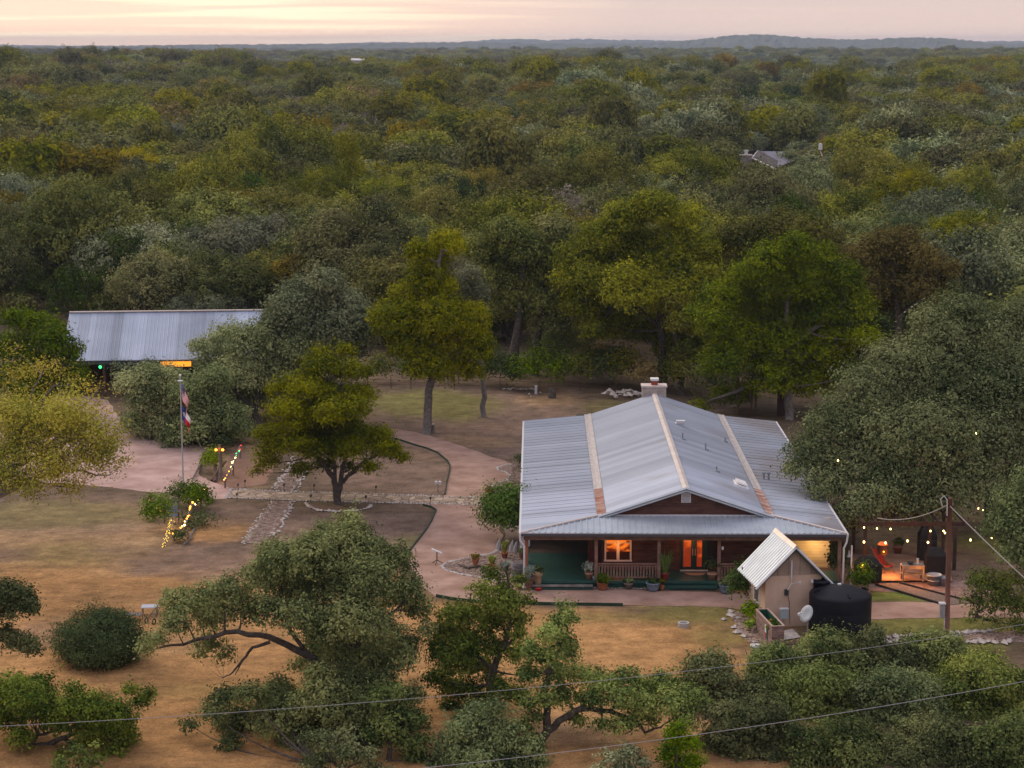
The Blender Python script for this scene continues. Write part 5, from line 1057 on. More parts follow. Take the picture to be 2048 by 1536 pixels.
m = MB(); m.slab([(-.3, .25, .36), (.3, .25, .36), (.3, .85, 1.15), (-.3, .85, 1.15)], .05); m.build('backrest', RC, t)
m = MB()
for x in (-.33, .33): m.tube([(x, -.55, .02), (x, .1, .5), (x, .95, 1.3)], .03, 6); m.tube([(x, .6, .02), (x, .1, .5), (x, -.5, .45)], .03, 6)
m.build('frame', DWOOD, t)
t = empty('hanging_lantern', G(1765, 1108, 1.25), 0, 'dark hanging basket lamp glowing orange under the pergola', 'lantern')
m = MB(); m.lathe([(.28, 0), (.34, .3), (.30, .55)], n=14); m.build('basket', mat('dark_wicker', (.03,.012,.01)), t); m = MB(); m.ball((0, -.33, .22), .04, 6); m.build('bulb', BW, t); m = MB(); m.tube([(0, 0, .5), (0, 0, 1.25)], .01, 4); m.build('chain', PL, t); m = MB(); m.lathe([(.30, .56), (.20, .68), (.01, .72)], n=14); m.build('shade', mat('glowing_shade', (.5,.1,.03), emit=(.8,.16,.02), es=.5), t)
pot('clay pot with a bushy plant behind the patio', G(1795, 1106), .32, .45, 'std', mat('brown_clay', (.24,.12,.08)), 'leaf', .35, .5, 'cedar', 21)
t = empty('metal_tub', G(1868, 1170), 0, 'large round galvanised tub in front of the black grill', 'tub'); m = MB(); m.lathe([(.36, 0), (.42, .58), (.44, .58), (.44, .62), (.40, .62), (.38, .1), (.01, .1)], n=20); m.build('body', mat('galvanised', (.30,.33,.37), rough=.5, metal=.5), t, True); m = MB(); m.lathe([(.425, .3), (.44, .32), (.425, .34)], n=20); m.build('rim', MATS['galvanised'], t)
t = empty('metal_pail', G(1887, 1172), 0, 'smaller galvanised pail between the tub and the utility pole', 'pail'); m = MB(); m.lathe([(.2, 0), (.25, .48), (.27, .5), (.24, .5), (.01, .42)], n=16); m.build('body', MATS['galvanised'], t, True); m = MB(); m.tube([(-.25, 0, .48), (0, -.2, .44), (.25, 0, .48)], .012, 5); m.build('handle', PL, t)
t = empty('bell_post', G(1701, 1178), 0, 'pale metal post with a small bell lamp at the right porch corner', 'post'); m = MB(); m.tube([(0, 0, 0), (0, 0, 2.5)], .05, 8); m.build('shaft', GUTT, t); m = MB(); m.lathe([(.14, 1.85), (.07, 2.0), (.04, 2.2), (.01, 2.22)], (-.14, 0, 0), 10); m.build('bell', MATS['galvanised'], t)
# cart and bench at the left lawn
t = empty('lawn_table', G(303, 1232), R(5), 'small white topped table standing on the dry lawn', 'table'); m = MB(); m.box(-.5, .35, -.32, .32, .52, .56); m.build('tabletop', mat('white_board', (.55,.56,.62)), t)
for x, y in ((-.45, -.28), (.3, -.28), (-.45, .28), (.3, .28)):
    m = MB(); m.tube([(x, y, 0), (x, y, .52)], .02, 5); m.build('leg', PL, t)
t = empty('garden_cart', G(298, 1247), R(-25), 'spindly metal garden cart with small wheels in front of the white table', 'cart')
m = MB(); m.tube([(-.1, 0, .25), (.25, .5, .9), (.4, .7, 1.25)], .025, 5); m.tube([(.3, 0, .25), (.45, .5, .9), (.6, .7, 1.25)], .025, 5); m.tube([(.4, .7, 1.25), (.6, .7, 1.25)], .02, 5); m.tube([(.02, .2, .45), (.38, .2, .45)], .02, 5); m.tube([(.2, .45, .8), (.43, .45, .8)], .02, 5); m.build('frame', mat('grey_steel', (.10,.12,.12), rough=.5), t)
for x in (-.14, .34):
    m = MB(); ring = [(x, .14*math.cos(a)-.02, .15+.14*math.sin(a)) for a in [2*math.pi*i/14 for i in range(15)]]; m.tube(ring, .035, 6); m.build('wheel', PL, t)
t = empty('steel_bench', G(262, 1240), R(-4), 'low flat mesh bench left of the white table', 'bench'); m = MB(); m.box(-.65, .6, -.28, .28, .30, .34); m.build('seat', mat('mesh_grey', (.17,.14,.12), (.24,.2,.18), 8), t)
for x, y in ((-.6, -.25), (.55, -.25), (-.6, .25), (.55, .25)):
    m = MB(); m.tube([(x, y, 0), (x, y, .30)], .02, 5); m.build('leg', PL, t)
for px, py, lb in ((941, 1201, 'short dark stake where the edging bends on the front lawn'),):
    m = MB(); m.tube([G(px, py), G(px, py)+Vector((0, 0, .35)), G(px, py)+Vector((.06, 0, .42))], .05, 6); tag(m.build('stake', DWOOD), lb, 'stake')
# ------------------------------------------------------------------ far house, poles
fh0 = P(1492, 345, 390); g0 = float(terr(fh0.x, 390)); D0 = 390; k0 = mpp(D0)
fh = empty('far_house', (fh0.x, D0, g0), R(0), 'distant house with a stone chimney and grey metal roof among the trees', 'house')
def fq(px, py, dd=0): return P(px, py, D0+dd)-Vector((fh0.x, D0, g0))
CHF = mat('dark_stone', (.18,.16,.16), (.34,.30,.29), 2, .9)
a, b = fq(1480, 311), fq(1503, 311); m = MB(); m.box(a.x, b.x, -.8, .8, 0, a.z); m.build('chimney', CHF, fh)
m = MB(); m.box(a.x-.1, b.x+.1, -.9, .9, a.z, a.z+.2); m.build('chimney_cap', STONE, fh)
a, b = fq(1489, 300), fq(1496, 300); m = MB(); m.lathe([(.34, fq(1492, 311).z), (.34, a.z-.25), (.46, a.z-.25), (.46, a.z)], ((a.x+b.x)/2, 0, 0), 12); m.build('flue', GUTT, fh)
FR = mat('lavender_roof', (.20,.19,.23), (.27,.25,.29), 1, .5, .3, boards=(0, .8), bcol=.85); FR2 = mat('brown_roof', (.06,.05,.05), (.10,.08,.08), 1, .6)
r0, r1, r2_, e0_, e1_ = fq(1516, 302, 1), fq(1563, 303, 8), fq(1586, 319, 2), fq(1552, 336, -7), fq(1505, 315, -2)
m = MB(); m.slab([e1_, e0_, r2_+Vector((0, 0, -.2)), r1, r0], .15); m.build('roof', FR, fh)
m = MB(); m.slab([fq(1505, 316, -2.4)+Vector((0,0,.1)), fq(1551, 338, -7.4)+Vector((0,0,.1)), fq(1556, 325, -5)+Vector((0,0,.35)), fq(1517, 303.5, .6)+Vector((0,0,.35))], .12); m.build('porch_roof', FR2, fh)
m = MB(); m.tube([fq(1504, 316, -2.6), fq(1552, 339, -7.6)], .16, 4); m.tube([fq(1528, 328, -6), fq(1497, 341, -6)], .16, 4); m.tube([fq(1506, 314, -2), fq(1517, 302, 1)], .2, 4); m.build('eave_trim', TRIM, fh)
a = fq(1504, 316, -1.6); b = fq(1528, 328, -3); m = MB(); m.box(a.x-.2, a.x+5.5, .2, 9, 0, b.z+.1); m.add([(a.x-.2, .1, b.z), (a.x+3.2, .1, b.z), (a.x-.1, .1, a.z)], [(0, 1, 2)]); m.build('wall', mat('sage_wall', (.17,.19,.15), (.22,.24,.19), 2), fh)
def fpole(label, px, py0, py1, D, arms=True, can=False):
    b_ = P(px, py1, D); g_ = float(terr(b_.x, D)); tp = P(px, py0, D); t = empty('power_pole', (b_.x, D, g_), 0, label, 'power pole'); H_ = tp.z-g_; m = MB(); m.tube([(0, 0, 0), (0, 0, H_)], [.2, .14], 6); m.build('shaft', POLEW, t)
    if arms: m = MB(); m.box(-.9, .9, -.08, .08, H_-.5, H_-.35); m.build('crossarm', OLDW, t)
    if can: m = MB(); m.lathe([(.01, 0), (.32, .02), (.32, 1.0), (.01, 1.1)], (-.3, -.35, H_-3.0), 10); m.build('transformer', GUTT, t); m = MB(); m.tube([(-.3, -.3, H_-3.2), (0, -.3, H_-4.0)], .1, 5); m.build('bracket', TRIM, t)
    return tp
ta = fpole('power pole with a white transformer right of the distant house', 1643, 263, 330, 330, False, True)
tb2 = fpole('power pole with a pale top in the woods left of centre', 548, 222, 260, 400, False)
fpole('thin power pole with a crossarm in the far right woods', 1608, 178, 200, 640)
fpole('lone pole at the hazy edge of the woods, top centre', 1028, 92, 112, 1150, False)
tc2 = fpole('power pole with small insulators behind the golden elm', 1290, 377, 400, 262, True)
wire('pair of dark wires sagging through the left woods', tb2, P(380, 305, 300), 1.5, .035, PL)
m = MB(); m.ball(P(1734, 236, 520), .7, 10); tag(m.build('tank_dome', GUTT), 'small white dome in the far right woods', 'tank')
q = P(715, 122, 1000); m = MB(); m.box(-3, 3, 0, 6, -8, .4); m.slab([(-3.3, -.5, .4), (3.3, -.5, .4), (3.3, 3, 1.3), (-3.3, 3, 1.3)], .3); o = m.build('far_barn', mat('white_wall', (.6,.6,.62))); o.location = q; tag(o, 'tiny white building on the far tree line left of centre', 'building')
q = P(1060, 117, 1050); m = MB(); m.box(-1.5, 1.5, 0, 4, -8, .1); m.slab([(-1.8, -.3, .1), (1.8, -.3, .1), (1.8, 2, .7), (-1.8, 2, .7)], .2); o = m.build('far_barn', MATS['white_wall']); o.location = q; tag(o, 'speck of a white building on the far tree line at centre', 'building')
# ------------------------------------------------------------------ trees one can point to
def tree(*a, **k): return px_tree('tree' if 'nm' not in k else k.pop('nm'), *a, **k)
def gD(px, py): return G(px, py).y
def B(*l): return list(l)
b0 = G(853, 868)
px_tree('elm_tree', 'tall slim elm with yellow green crown in the back lawn left of the house', 'tree', b0, b0.y,
 B((800,640,48),(845,600,50),(885,640,55),(925,650,52),(940,700,45),(870,690,60),(820,690,42),(905,735,45),(860,740,42),(775,655,28),(850,560,36),(885,575,30),(860,525,42),(895,490,34),(838,505,26),(915,500,16),(955,745,18),(800,590,26)), 'elm',
 [[(853,868,9),(857,800,8),(866,740,7),(868,660,6),(872,580,5),(885,500,3)],[(866,740,5),(910,690,4),(930,650,2)],[(867,700,5),(830,660,3),(800,640,2)]], seed=11, size=0.104, dens=102, bark=PALEBARK)
b0 = G(967, 834)
px_tree('oak_tree', 'leaning grey trunked oak with a small grey green crown behind the tall elm', 'tree', b0, b0.y, B((935,578,38),(960,600,25),(915,600,24),(940,550,24),(925,560,22)), 'sage', [[(967,834,6),(966,770,5),(962,720,4.5),(950,660,4),(938,610,3),(935,580,2)]], seed=12, size=0.096, bark=PALEBARK)
b0 = G(676, 1008)
px_tree('cedar_elm', 'spreading dark green tree with a forked trunk beside the flagstone walkway', 'tree', b0, b0.y,
 B((640,735,42),(690,745,40),(600,770,42),(665,790,50),(570,820,40),(620,830,50),(700,820,46),(545,870,36),(590,890,40),(655,880,44),(620,860,40),(690,860,44),(660,830,40),(610,780,36),(720,790,34),(640,900,40),(760,870,30),(590,850,34),(540,900,30),(700,900,34),(720,880,44),(770,900,34),(800,915,20),(535,925,28),(600,940,24),(740,935,22),(515,945,16),(700,935,20),(650,930,22),(560,780,28),(730,745,20),(690,700,20),(640,705,22)), 'dark',
 [[(676,1008,8),(672,980,6.5),(668,955,6),(640,920,4.5),(600,880,3),(570,840,2)],[(676,1000,5),(682,960,5),(690,920,4),(690,850,3),(680,770,2)],[(686,965,4),(720,930,3.5),(760,905,2)],[(670,960,4),(665,900,3),(650,830,2)]], seed=13, size=0.089, dens=102, spread=.2, flat=.55, shell=.2)
# the big live oak right of the house
b0 = G(1992, 1062); bD = b0.y+1
px_tree('live_oak', 'huge grey green live oak overhanging the right wing of the house', 'tree', Vector((b0.x, bD, 0)), bD,
 B((1930,640,60,1),(1880,690,70,0),(1715,1018,32,-8),(1765,1003,34,-8),(1690,1030,24,-7),(1970,700,80,1),(1810,740,75,-1),(1740,790,72,-2),(1900,780,100,-1),(2000,800,90,-2),(1680,850,62,-3),(1770,880,80,-4),(1860,880,95,-5),(1960,890,85,-4),(1620,920,52,-4),(1700,950,62,-5),(1650,975,40,-6),(1800,970,75,-6),(1890,990,75,-6),(1590,945,26,-5),(1740,1020,52,-7),(1820,1025,45,-7),(1700,1040,30,-7),(2060,760,90,0),(2080,880,90,-2),(1640,860,38,-3),(1950,960,50,-6),(1850,640,30,0),(2040,650,60,2),(1770,730,38,-2),(2040,960,50,-3),(1900,840,90,4),(1800,860,90,4),(2000,780,90,5),(1720,880,70,3)), 'sage',
 [[(1992,1062,20),(1985,1000,17),(1975,940,15),(1960,860,12),(1940,760,8),(1930,680,4)],[(1980,960,12),(1900,920,10,-2),(1800,900,7,-4),(1700,900,4,-4)],[(1985,1000,12),(1930,960,9,-2),(1830,980,6,-6),(1740,1000,3,-6)],[(1975,940,12),(2020,860,9),(2060,780,5)]], seed=14, size=0.092, dens=102, spread=.24, flat=.85)
b0 = G(2140, 1180)
px_tree('live_oak', 'leafy green tree at the right edge in front of the big oak', 'tree', b0, 99, B((2040,1010,38),(2020,1060,40),(2060,1060,50),(2035,1110,34),(2080,1110,50),(2060,960,30),(2090,1010,50)), 'near', [[(2140,1180,10),(2110,1100,8),(2070,1050,5),(2040,1010,3)]], seed=15, size=0.081, dens=102, spread=.2)
b0 = G(1950, 1230)
px_tree('sapling', 'small open green tree right of the utility pole', 'tree', b0, b0.y-3, B((1960,1165,26),(1990,1180,28),(2020,1165,26),(1945,1200,18),(1975,1215,22),(2010,1205,26),(2040,1215,26),(1990,1245,16),(2035,1250,20),(1950,1235,12)), 'near', [[(1950,1240,3),(1958,1215,2.5),(1965,1180,2)],[(1955,1225,2),(2000,1190,1.5),(2020,1170,1)]], seed=16, size=0.081, dens=85, spread=.2)
# elms behind the house
b0 = G(1326, 776)
px_tree('elm_tree', 'massive olive and gold elm directly behind the house chimney', 'tree', b0, b0.y,
 B((1250,440,44),(1310,420,42),(1355,460,46),(1200,480,44),(1150,520,44),(1260,500,60),(1330,520,60),(1400,500,44),(1190,560,54),(1260,580,62),(1340,600,60),(1410,560,44),(1170,610,42),(1220,650,48),(1290,660,50),(1360,660,44),(1125,560,24),(1400,620,34),(1190,660,30),(1225,430,22),(1290,405,24),(1380,430,28),(1340,700,28)), 'elm',
 [[(1326,776,9),(1324,720,8),(1322,660,7),(1315,600,6),(1290,520,4),(1280,450,2)],[(1322,660,5),(1280,620,4),(1230,580,3),(1190,540,2)],[(1322,640,5),(1360,590,4),(1390,530,2)]], seed=17, size=0.118, dens=78, spread=.28)
b0 = G(1362, 790)
px_tree('elm_tree', 'slim dark trunked elm just right of the big olive elm', 'tree', b0, b0.y, B((1375,700,36),(1355,650,28),(1400,660,30),(1365,740,26),(1405,730,26),(1345,600,24)), 'elm', [[(1362,790,7),(1364,740,6),(1358,690,5),(1340,640,4),(1335,600,2)]], seed=18, size=0.111, dens=78)
b0 = G(1578, 840)
px_tree('elm_tree', 'broad bright green elm with pale dead limbs leaning over the back of the roof', 'tree', b0, b0.y,
 B((1590,500,40),(1540,525,44),(1490,560,42),(1640,530,46),(1690,560,40),(1450,600,42),(1580,570,60),(1520,610,56),(1640,620,60),(1710,620,44),(1430,650,38),(1480,680,56),(1560,690,62),(1650,700,60),(1730,680,34),(1450,730,46),(1540,760,54),(1620,770,48),(1480,790,30),(1690,750,30),(1390,630,22),(1600,830,0.1),(1440,790,20),(1400,815,18)), 'deep',
 [[(1578,840,9),(1576,790,8),(1573,730,7),(1572,660,6),(1575,600,4),(1585,540,2)],[(1573,730,6),(1520,690,4),(1470,640,3),(1440,610,2)],[(1573,700,5),(1640,650,4),(1690,600,2)],[(1576,780,5),(1500,770,4),(1420,800,2)]], seed=19, size=0.111, dens=81, spread=.26, bark=PALEBARK, dead=7)
b0 = G(1770, 700)
px_tree('elm_tree', 'rusty brown tinged elm behind the bright green one', 'tree', Vector((P(1790,700,168).x, 168, 0)), 168, B((1760,500,40),(1810,490,42),(1720,520,36),(1850,520,34),(1790,550,48),(1740,580,40),(1830,580,40),(1870,560,26),(1780,610,30),(1900,540,22)), 'rust', [[(1795,690,8),(1795,640,7),(1790,590,5),(1785,530,3)],[(1795,640,5),(1835,600,3),(1850,560,2)]], seed=20, size=0.126, dens=64, spread=.3)
px_tree('elm_tree', 'golden green elm top between the two big elms behind the house', 'tree', Vector((P(1470,700,176).x, 176, 0)), 176, B((1470,480,36),(1430,500,34),(1520,470,40),(1570,465,42),(1620,470,40),(1660,490,36),(1500,530,46),(1600,520,44),(1560,440,26)), 'elm', (), seed=21, size=0.133, dens=64, spread=.3, trunk=.3)
for i, (px, py, kd, lb, bl, w) in enumerate(((1025,752,'oak','dark twin trunked oak left of the bushes behind the back lawn', B((1010,470,40),(960,500,36),(1050,500,44),(1000,540,44),(1070,560,44),(960,560,36),(1030,590,44),(1100,520,34),(1090,610,34),(1130,580,30),(1000,620,26)), 13),
   (1068,750,'oak','dark oak whose thick trunk stands right of its twin behind the bushes', B((1120,470,34),(1150,630,28),(1110,650,30),(1140,560,34),(1080,650,24),(1100,460,34),(1160,680,22)), 12))):
    b0 = G(px, py); px_tree('oak_tree', lb, 'tree', b0, b0.y, bl, kd, [[(px,py,w*.8),(px+5,py-60,w*.7),(px+15,py-130,w*.55),(px+20,py-200,w*.4),(px+25,py-260,2)]], seed=22+i, size=0.126, dens=64, spread=.3)
# left group round the barn
b0 = G(520, 852)
px_tree('live_oak', 'grey green oak spreading right of the barn roof, its trunk bent', 'tree', b0, b0.y+1,
 B((450,690,44),(500,690,48),(550,700,44),(590,700,34),(430,740,44),(480,750,52),(540,750,50),(400,700,24),(580,740,34),(500,800,40),(440,800,40),(545,790,30),(640,690,26),(410,770,34)), 'sage', [[(520,852,8),(508,820,7),(515,780,6),(520,730,4),(510,700,2)],[(508,820,5),(470,780,4),(440,740,2)]], seed=24, size=0.104, dens=85, spread=.26, dead=2)
b0 = G(640, 790)
px_tree('live_oak', 'big domed grey green oak behind and above the barn right end', 'tree', Vector((b0.x, 158, 0)), 158, B((640,600,50),(580,620,46),(690,620,46),(610,650,54),(670,660,54),(550,650,34),(720,660,36),(640,700,44),(700,700,30),(590,580,26),(650,565,28),(740,680,18),(560,690,34)), 'sage', (), seed=25, size=0.126, dens=78, spread=.3, trunk=.35)
for i, (px, py, D, lb, bl, kd) in enumerate(((300,880,0,'low dark grey oak clump at the left behind the driveway', B((290,800,40),(340,810,40),(270,850,30),(320,850,42),(370,840,36),(300,760,34),(260,770,30),(345,765,30)), 'sage'),
   (420,890,0,'low rounded oak thicket behind the flagpole', B((400,800,44),(450,840,40),(390,860,44),(440,880,34),(350,880,30),(480,860,26),(370,790,34),(430,760,30)), 'sage'),
   (265,760,168,'grey bush in front of the barn eave', B((260,745,24),(300,745,26),(240,740,18),(330,750,24),(285,765,28)), 'sage'))):
    b0 = G(px, py); D = D or b0.y; px_tree('oak_thicket', lb, 'tree', Vector((P(px,py,D).x, D, 0)), D, bl, kd, (), seed=27+i, size=0.104, dens=85, spread=.26, trunk=.16)
b0 = G(70, 830)
px_tree('mulberry_tree', 'bright leafy green tree at the left edge before the barn', 'tree', b0, b0.y, B((60,650,34),(100,690,40),(30,700,44),(80,740,44),(140,720,24),(130,760,34),(20,760,44),(60,790,40),(155,700,12),(30,640,24),(110,650,18),(165,745,12)), 'green', (), seed=30, size=0.126, dens=57, spread=.3, trunk=.2)
b0 = G(-60, 1120)
px_tree('pecan_tree', 'sparse yellowing tree with thin grey branches at the left edge', 'tree', b0, b0.y-1,
 B((30,760,44),(90,740,34),(140,770,36),(60,830,60),(130,840,56),(190,830,40),(20,880,60),(90,900,60),(160,900,56),(220,890,36),(110,950,44),(200,940,36),(240,860,22),(60,960,40),(-30,820,60),(-30,920,60),(185,780,26),(170,965,20),(245,925,16),(30,700,24)), 'gold',
 [[(-60,1120,12),(-50,1040,10),(-30,960,8),(10,900,6),(60,840,4),(110,770,2)],[(-30,960,6),(60,920,4),(140,880,3),(220,850,1.5)],[(-40,1000,5),(50,960,4),(140,940,2.5),(220,950,1)],[(10,900,4),(100,870,3),(180,800,1.5),(200,770,.8)],[(40,860,3),(60,800,2),(90,730,1)]], seed=31, size=0.074, dens=40, per=10, spread=.34, bark=PALEBARK, shell=.1, back=False)
px_tree('pecan_tree', 'green lower boughs of the yellowing tree at the left edge', 'tree', b0+Vector((.6, -2.2, 0)), b0.y-3, B((40,900,60),(110,930,56),(180,915,44),(90,860,56),(150,860,40),(10,950,60),(60,980,30),(215,905,26),(140,975,24),(60,850,50),(130,830,50),(190,870,40),(20,830,50)), 'lime', [[(-60,1120,9),(-40,1040,7),(0,960,5),(60,890,3),(110,850,1.5)],[(-20,1000,5),(80,950,3),(190,920,1)],[(-10,980,4),(60,960,2.5),(140,975,1)]], seed=32, size=0.081, dens=105, per=9, spread=.34, bark=PALEBARK, shell=.1, back=False)
# foreground oaks
nb = dict(size=.072, spread=.16, per=17)
b0 = G(668, 1440)
px_tree('live_oak', 'wide foreground live oak with arching black limbs at lower left of centre', 'tree', b0, b0.y,
 B((560,1130,38),(620,1120,40),(690,1100,42),(700,1050,24),(650,1080,30),(740,1110,36),(790,1130,36),(600,1170,46),(670,1170,52),(740,1170,46),(820,1180,28),(840,1220,22),(790,1200,34),(520,1160,34),(360,1210,30),(410,1205,32),(450,1190,32),(480,1220,34),(420,1240,28),(350,1250,26),(310,1280,18),(290,1300,14),(540,1230,34),(600,1240,36),(590,1200,36),(650,1260,42),(710,1250,44),(760,1260,36),(740,1310,40),(690,1320,38),(640,1300,30),(420,1290,22),(450,1310,16),(770,1330,24),(700,1370,34),(640,1350,24),(400,1310,12),(720,1340,40),(760,1380,34),(690,1400,40),(640,1390,34),(800,1320,28),(560,1390,26),(600,1420,26),(680,1350,36),(810,1290,26),(560,1370,18),(600,1330,16),(850,1260,14)), 'near',
 [[(668,1440,15),(690,1400,14),(680,1370,13),(650,1335,11),(620,1312,9),(575,1290,7),(520,1270,6),(450,1265,5),(390,1280,3.5),(320,1295,2)],[(680,1370,9),(700,1300,8),(690,1230,6),(680,1160,4),(690,1080,2)],[(540,1284,4),(505,1295,3),(485,1320,2.5),(465,1345,1.8),(446,1356,1)],[(500,1300,2),(480,1330,1.5),(470,1350,.8)],[(700,1300,6),(760,1250,4),(810,1200,2.5)],[(675,1390,8),(630,1385,6),(570,1392,5),(520,1412,4),(480,1425,2.5)],[(620,1312,5),(580,1260,4),(560,1200,3),(560,1150,2)]], seed=40, dens=163, flat=.95, back=True, **nb)
b0 = G(640, 1560)
px_tree('live_oak', 'bushy foreground oak at the bottom below the arching limbs', 'tree', b0, 84, B((450,1400,24),(500,1395,26),(560,1390,22),(430,1430,24),(380,1450,14),(470,1450,34),(540,1440,40),(610,1440,44),(680,1420,40),(740,1420,36),(520,1490,36),(590,1500,40),(660,1500,44),(730,1490,44),(800,1430,26),(790,1500,36),(460,1490,22),(840,1460,20),(690,1540,44),(600,1550,36),(780,1560,40),(400,1490,24),(480,1540,34),(430,1550,30),(560,1410,34),(650,1400,34),(720,1390,30),(820,1390,22),(860,1510,26)), 'near', (), seed=41, dens=156, trunk=.25, **nb)
b0 = G(10, 1560)
px_tree('live_oak', 'foreground oak with a black forked limb in the lower left corner', 'tree', b0, 82.5, B((30,1380,30),(80,1380,30),(20,1430,36),(80,1430,36),(140,1420,34),(190,1420,34),(230,1430,30),(200,1470,36),(250,1480,28),(280,1400,16),(300,1390,12),(130,1480,18),(270,1520,26),(220,1520,30),(40,1480,24),(310,1525,14),(-30,1420,50),(150,1380,14),(260,1380,12),(60,1400,34),(120,1440,34),(180,1450,34),(240,1460,34),(70,1530,30),(130,1530,26),(170,1500,28)), 'near',
 [[(10,1560,9),(30,1520,8),(60,1492,7),(95,1490,6),(130,1475,5),(160,1460,3)],[(130,1478,4.5),(165,1500,3.5),(190,1518,2)],[(60,1492,4),(75,1470,3.5),(120,1460,3),(200,1440,2)]], seed=42, dens=148, **nb)
px_tree('live_oak', 'oak bough entering at the left edge above the round bush', 'tree', Vector((P(-90,1400,88).x, 88, 0)), 88, B((10,1185,26),(40,1195,26),(20,1225,26),(55,1215,20),(-20,1210,40),(30,1285,22),(60,1290,20),(10,1260,12),(75,1300,10),(-20,1280,30)), 'near', [[(-90,1400,10),(-60,1330,8),(-20,1270,6),(20,1285,3.5),(45,1305,2)],[(-60,1330,6),(-20,1240,4),(30,1200,2)]], seed=43, dens=140, **nb)
b0 = G(975, 1425)
px_tree('live_oak', 'slender foreground oak with a dark leaning trunk left of centre bottom', 'tree', b0, b0.y, B((985,1150,18),(960,1185,20),(1010,1185,22),(1040,1160,10),(1020,1215,24),(1040,1240,18),(900,1235,24),(930,1230,26),(960,1240,28),(990,1250,24),(890,1270,22),(920,1280,30),(960,1290,30),(880,1310,24),(910,1330,32),(960,1340,32),(870,1360,20),(900,1380,26),(1000,1300,20),(1035,1270,16),(940,1390,26),(1000,1380,22),(960,1420,22),(900,1420,20),(1040,1310,20),(1050,1350,18),(1030,1390,20),(930,1300,24),(870,1290,16),(990,1215,20),(1055,1200,12)), 'near',
 [[(975,1425,10),(985,1400,9),(978,1370,8),(990,1330,7),(1010,1290,6),(1020,1250,4.5),(1018,1190,3.5),(1012,1140,1.5)],[(985,1340,4),(950,1310,3),(900,1280,2)],[(1005,1300,4),(1040,1270,2.5)],[(1020,1230,2),(990,1200,2),(965,1195,1)]], seed=44, dens=148, **nb)
b0 = G(1078, 1490)
px_tree('live_oak', 'foreground oak with an upright trunk and one long limb reaching right', 'tree', b0, b0.y, B((1130,1215,15),(1115,1245,18),(1140,1235,13),(1100,1270,20),(1125,1285,22),(1140,1310,18),(1070,1310,20),(1100,1320,24),(1060,1350,18),(1110,1350,24),(1140,1340,16),(1170,1360,24),(1200,1350,14),(1210,1375,26),(1250,1360,26),(1240,1400,26),(1290,1380,26),(1330,1370,28),(1290,1410,24),(1340,1410,28),(1380,1400,26),(1200,1455,18),(1230,1455,18),(1070,1430,18),(1050,1455,18),(1190,1400,20),(1300,1440,16),(1370,1440,22),(1160,1400,14),(1090,1400,22),(1130,1390,22),(1050,1400,18),(1150,1440,16),(1260,1440,18),(1060,1300,16)), 'near',
 [[(1078,1490,10),(1095,1462,9),(1095,1420,7),(1088,1380,6.5),(1100,1340,6),(1118,1300,4),(1125,1250,2)],[(1095,1462,8),(1130,1435,7),(1160,1418,6.5),(1220,1422,5),(1270,1440,4),(1290,1465,3),(1320,1455,2),(1350,1430,1.5)],[(1240,1432,3),(1265,1460,2),(1250,1468,1)]], seed=45, dens=148, **nb)
px_tree('live_oak', 'round crowned dark green oak at the bottom left of the slender oak', 'tree', Vector((P(935,1640,80).x, 80, 0)), 80, B((950,1430,24),(980,1440,30),(920,1460,30),(960,1480,36),(1010,1480,34),(900,1500,34),(950,1530,40),(1020,1530,40),(1060,1500,26),(1075,1540,26),(880,1545,30),(990,1410,14)), 'near', [[(940,1640,9),(940,1580,8),(945,1530,6),(955,1480,4)]], seed=46, dens=163, **nb)
px_tree('live_oak', 'small grey green oak at the bottom between two larger foreground oaks', 'tree', Vector((P(780,1640,80.5).x, 80.5, 0)), 80.5, B((760,1400,22),(790,1390,20),(800,1440,28),(770,1450,28),(810,1480,26),(830,1440,18),(840,1490,18),(750,1470,20),(830,1520,20)), 'near', [[(780,1640,8),(778,1560,7),(780,1500,5),(785,1440,3)]], seed=47, dens=156, **nb)
px_tree('live_oak', 'pale leaved young oak in the bottom middle left', 'tree', Vector((P(680,1660,78).x, 78, 0)), 78, B((650,1490,26),(690,1480,24),(630,1530,30),(700,1520,30),(740,1510,20),(620,1480,16),(750,1545,24)), 'sage', (), seed=48, dens=132, trunk=.15, dead=3, **nb)
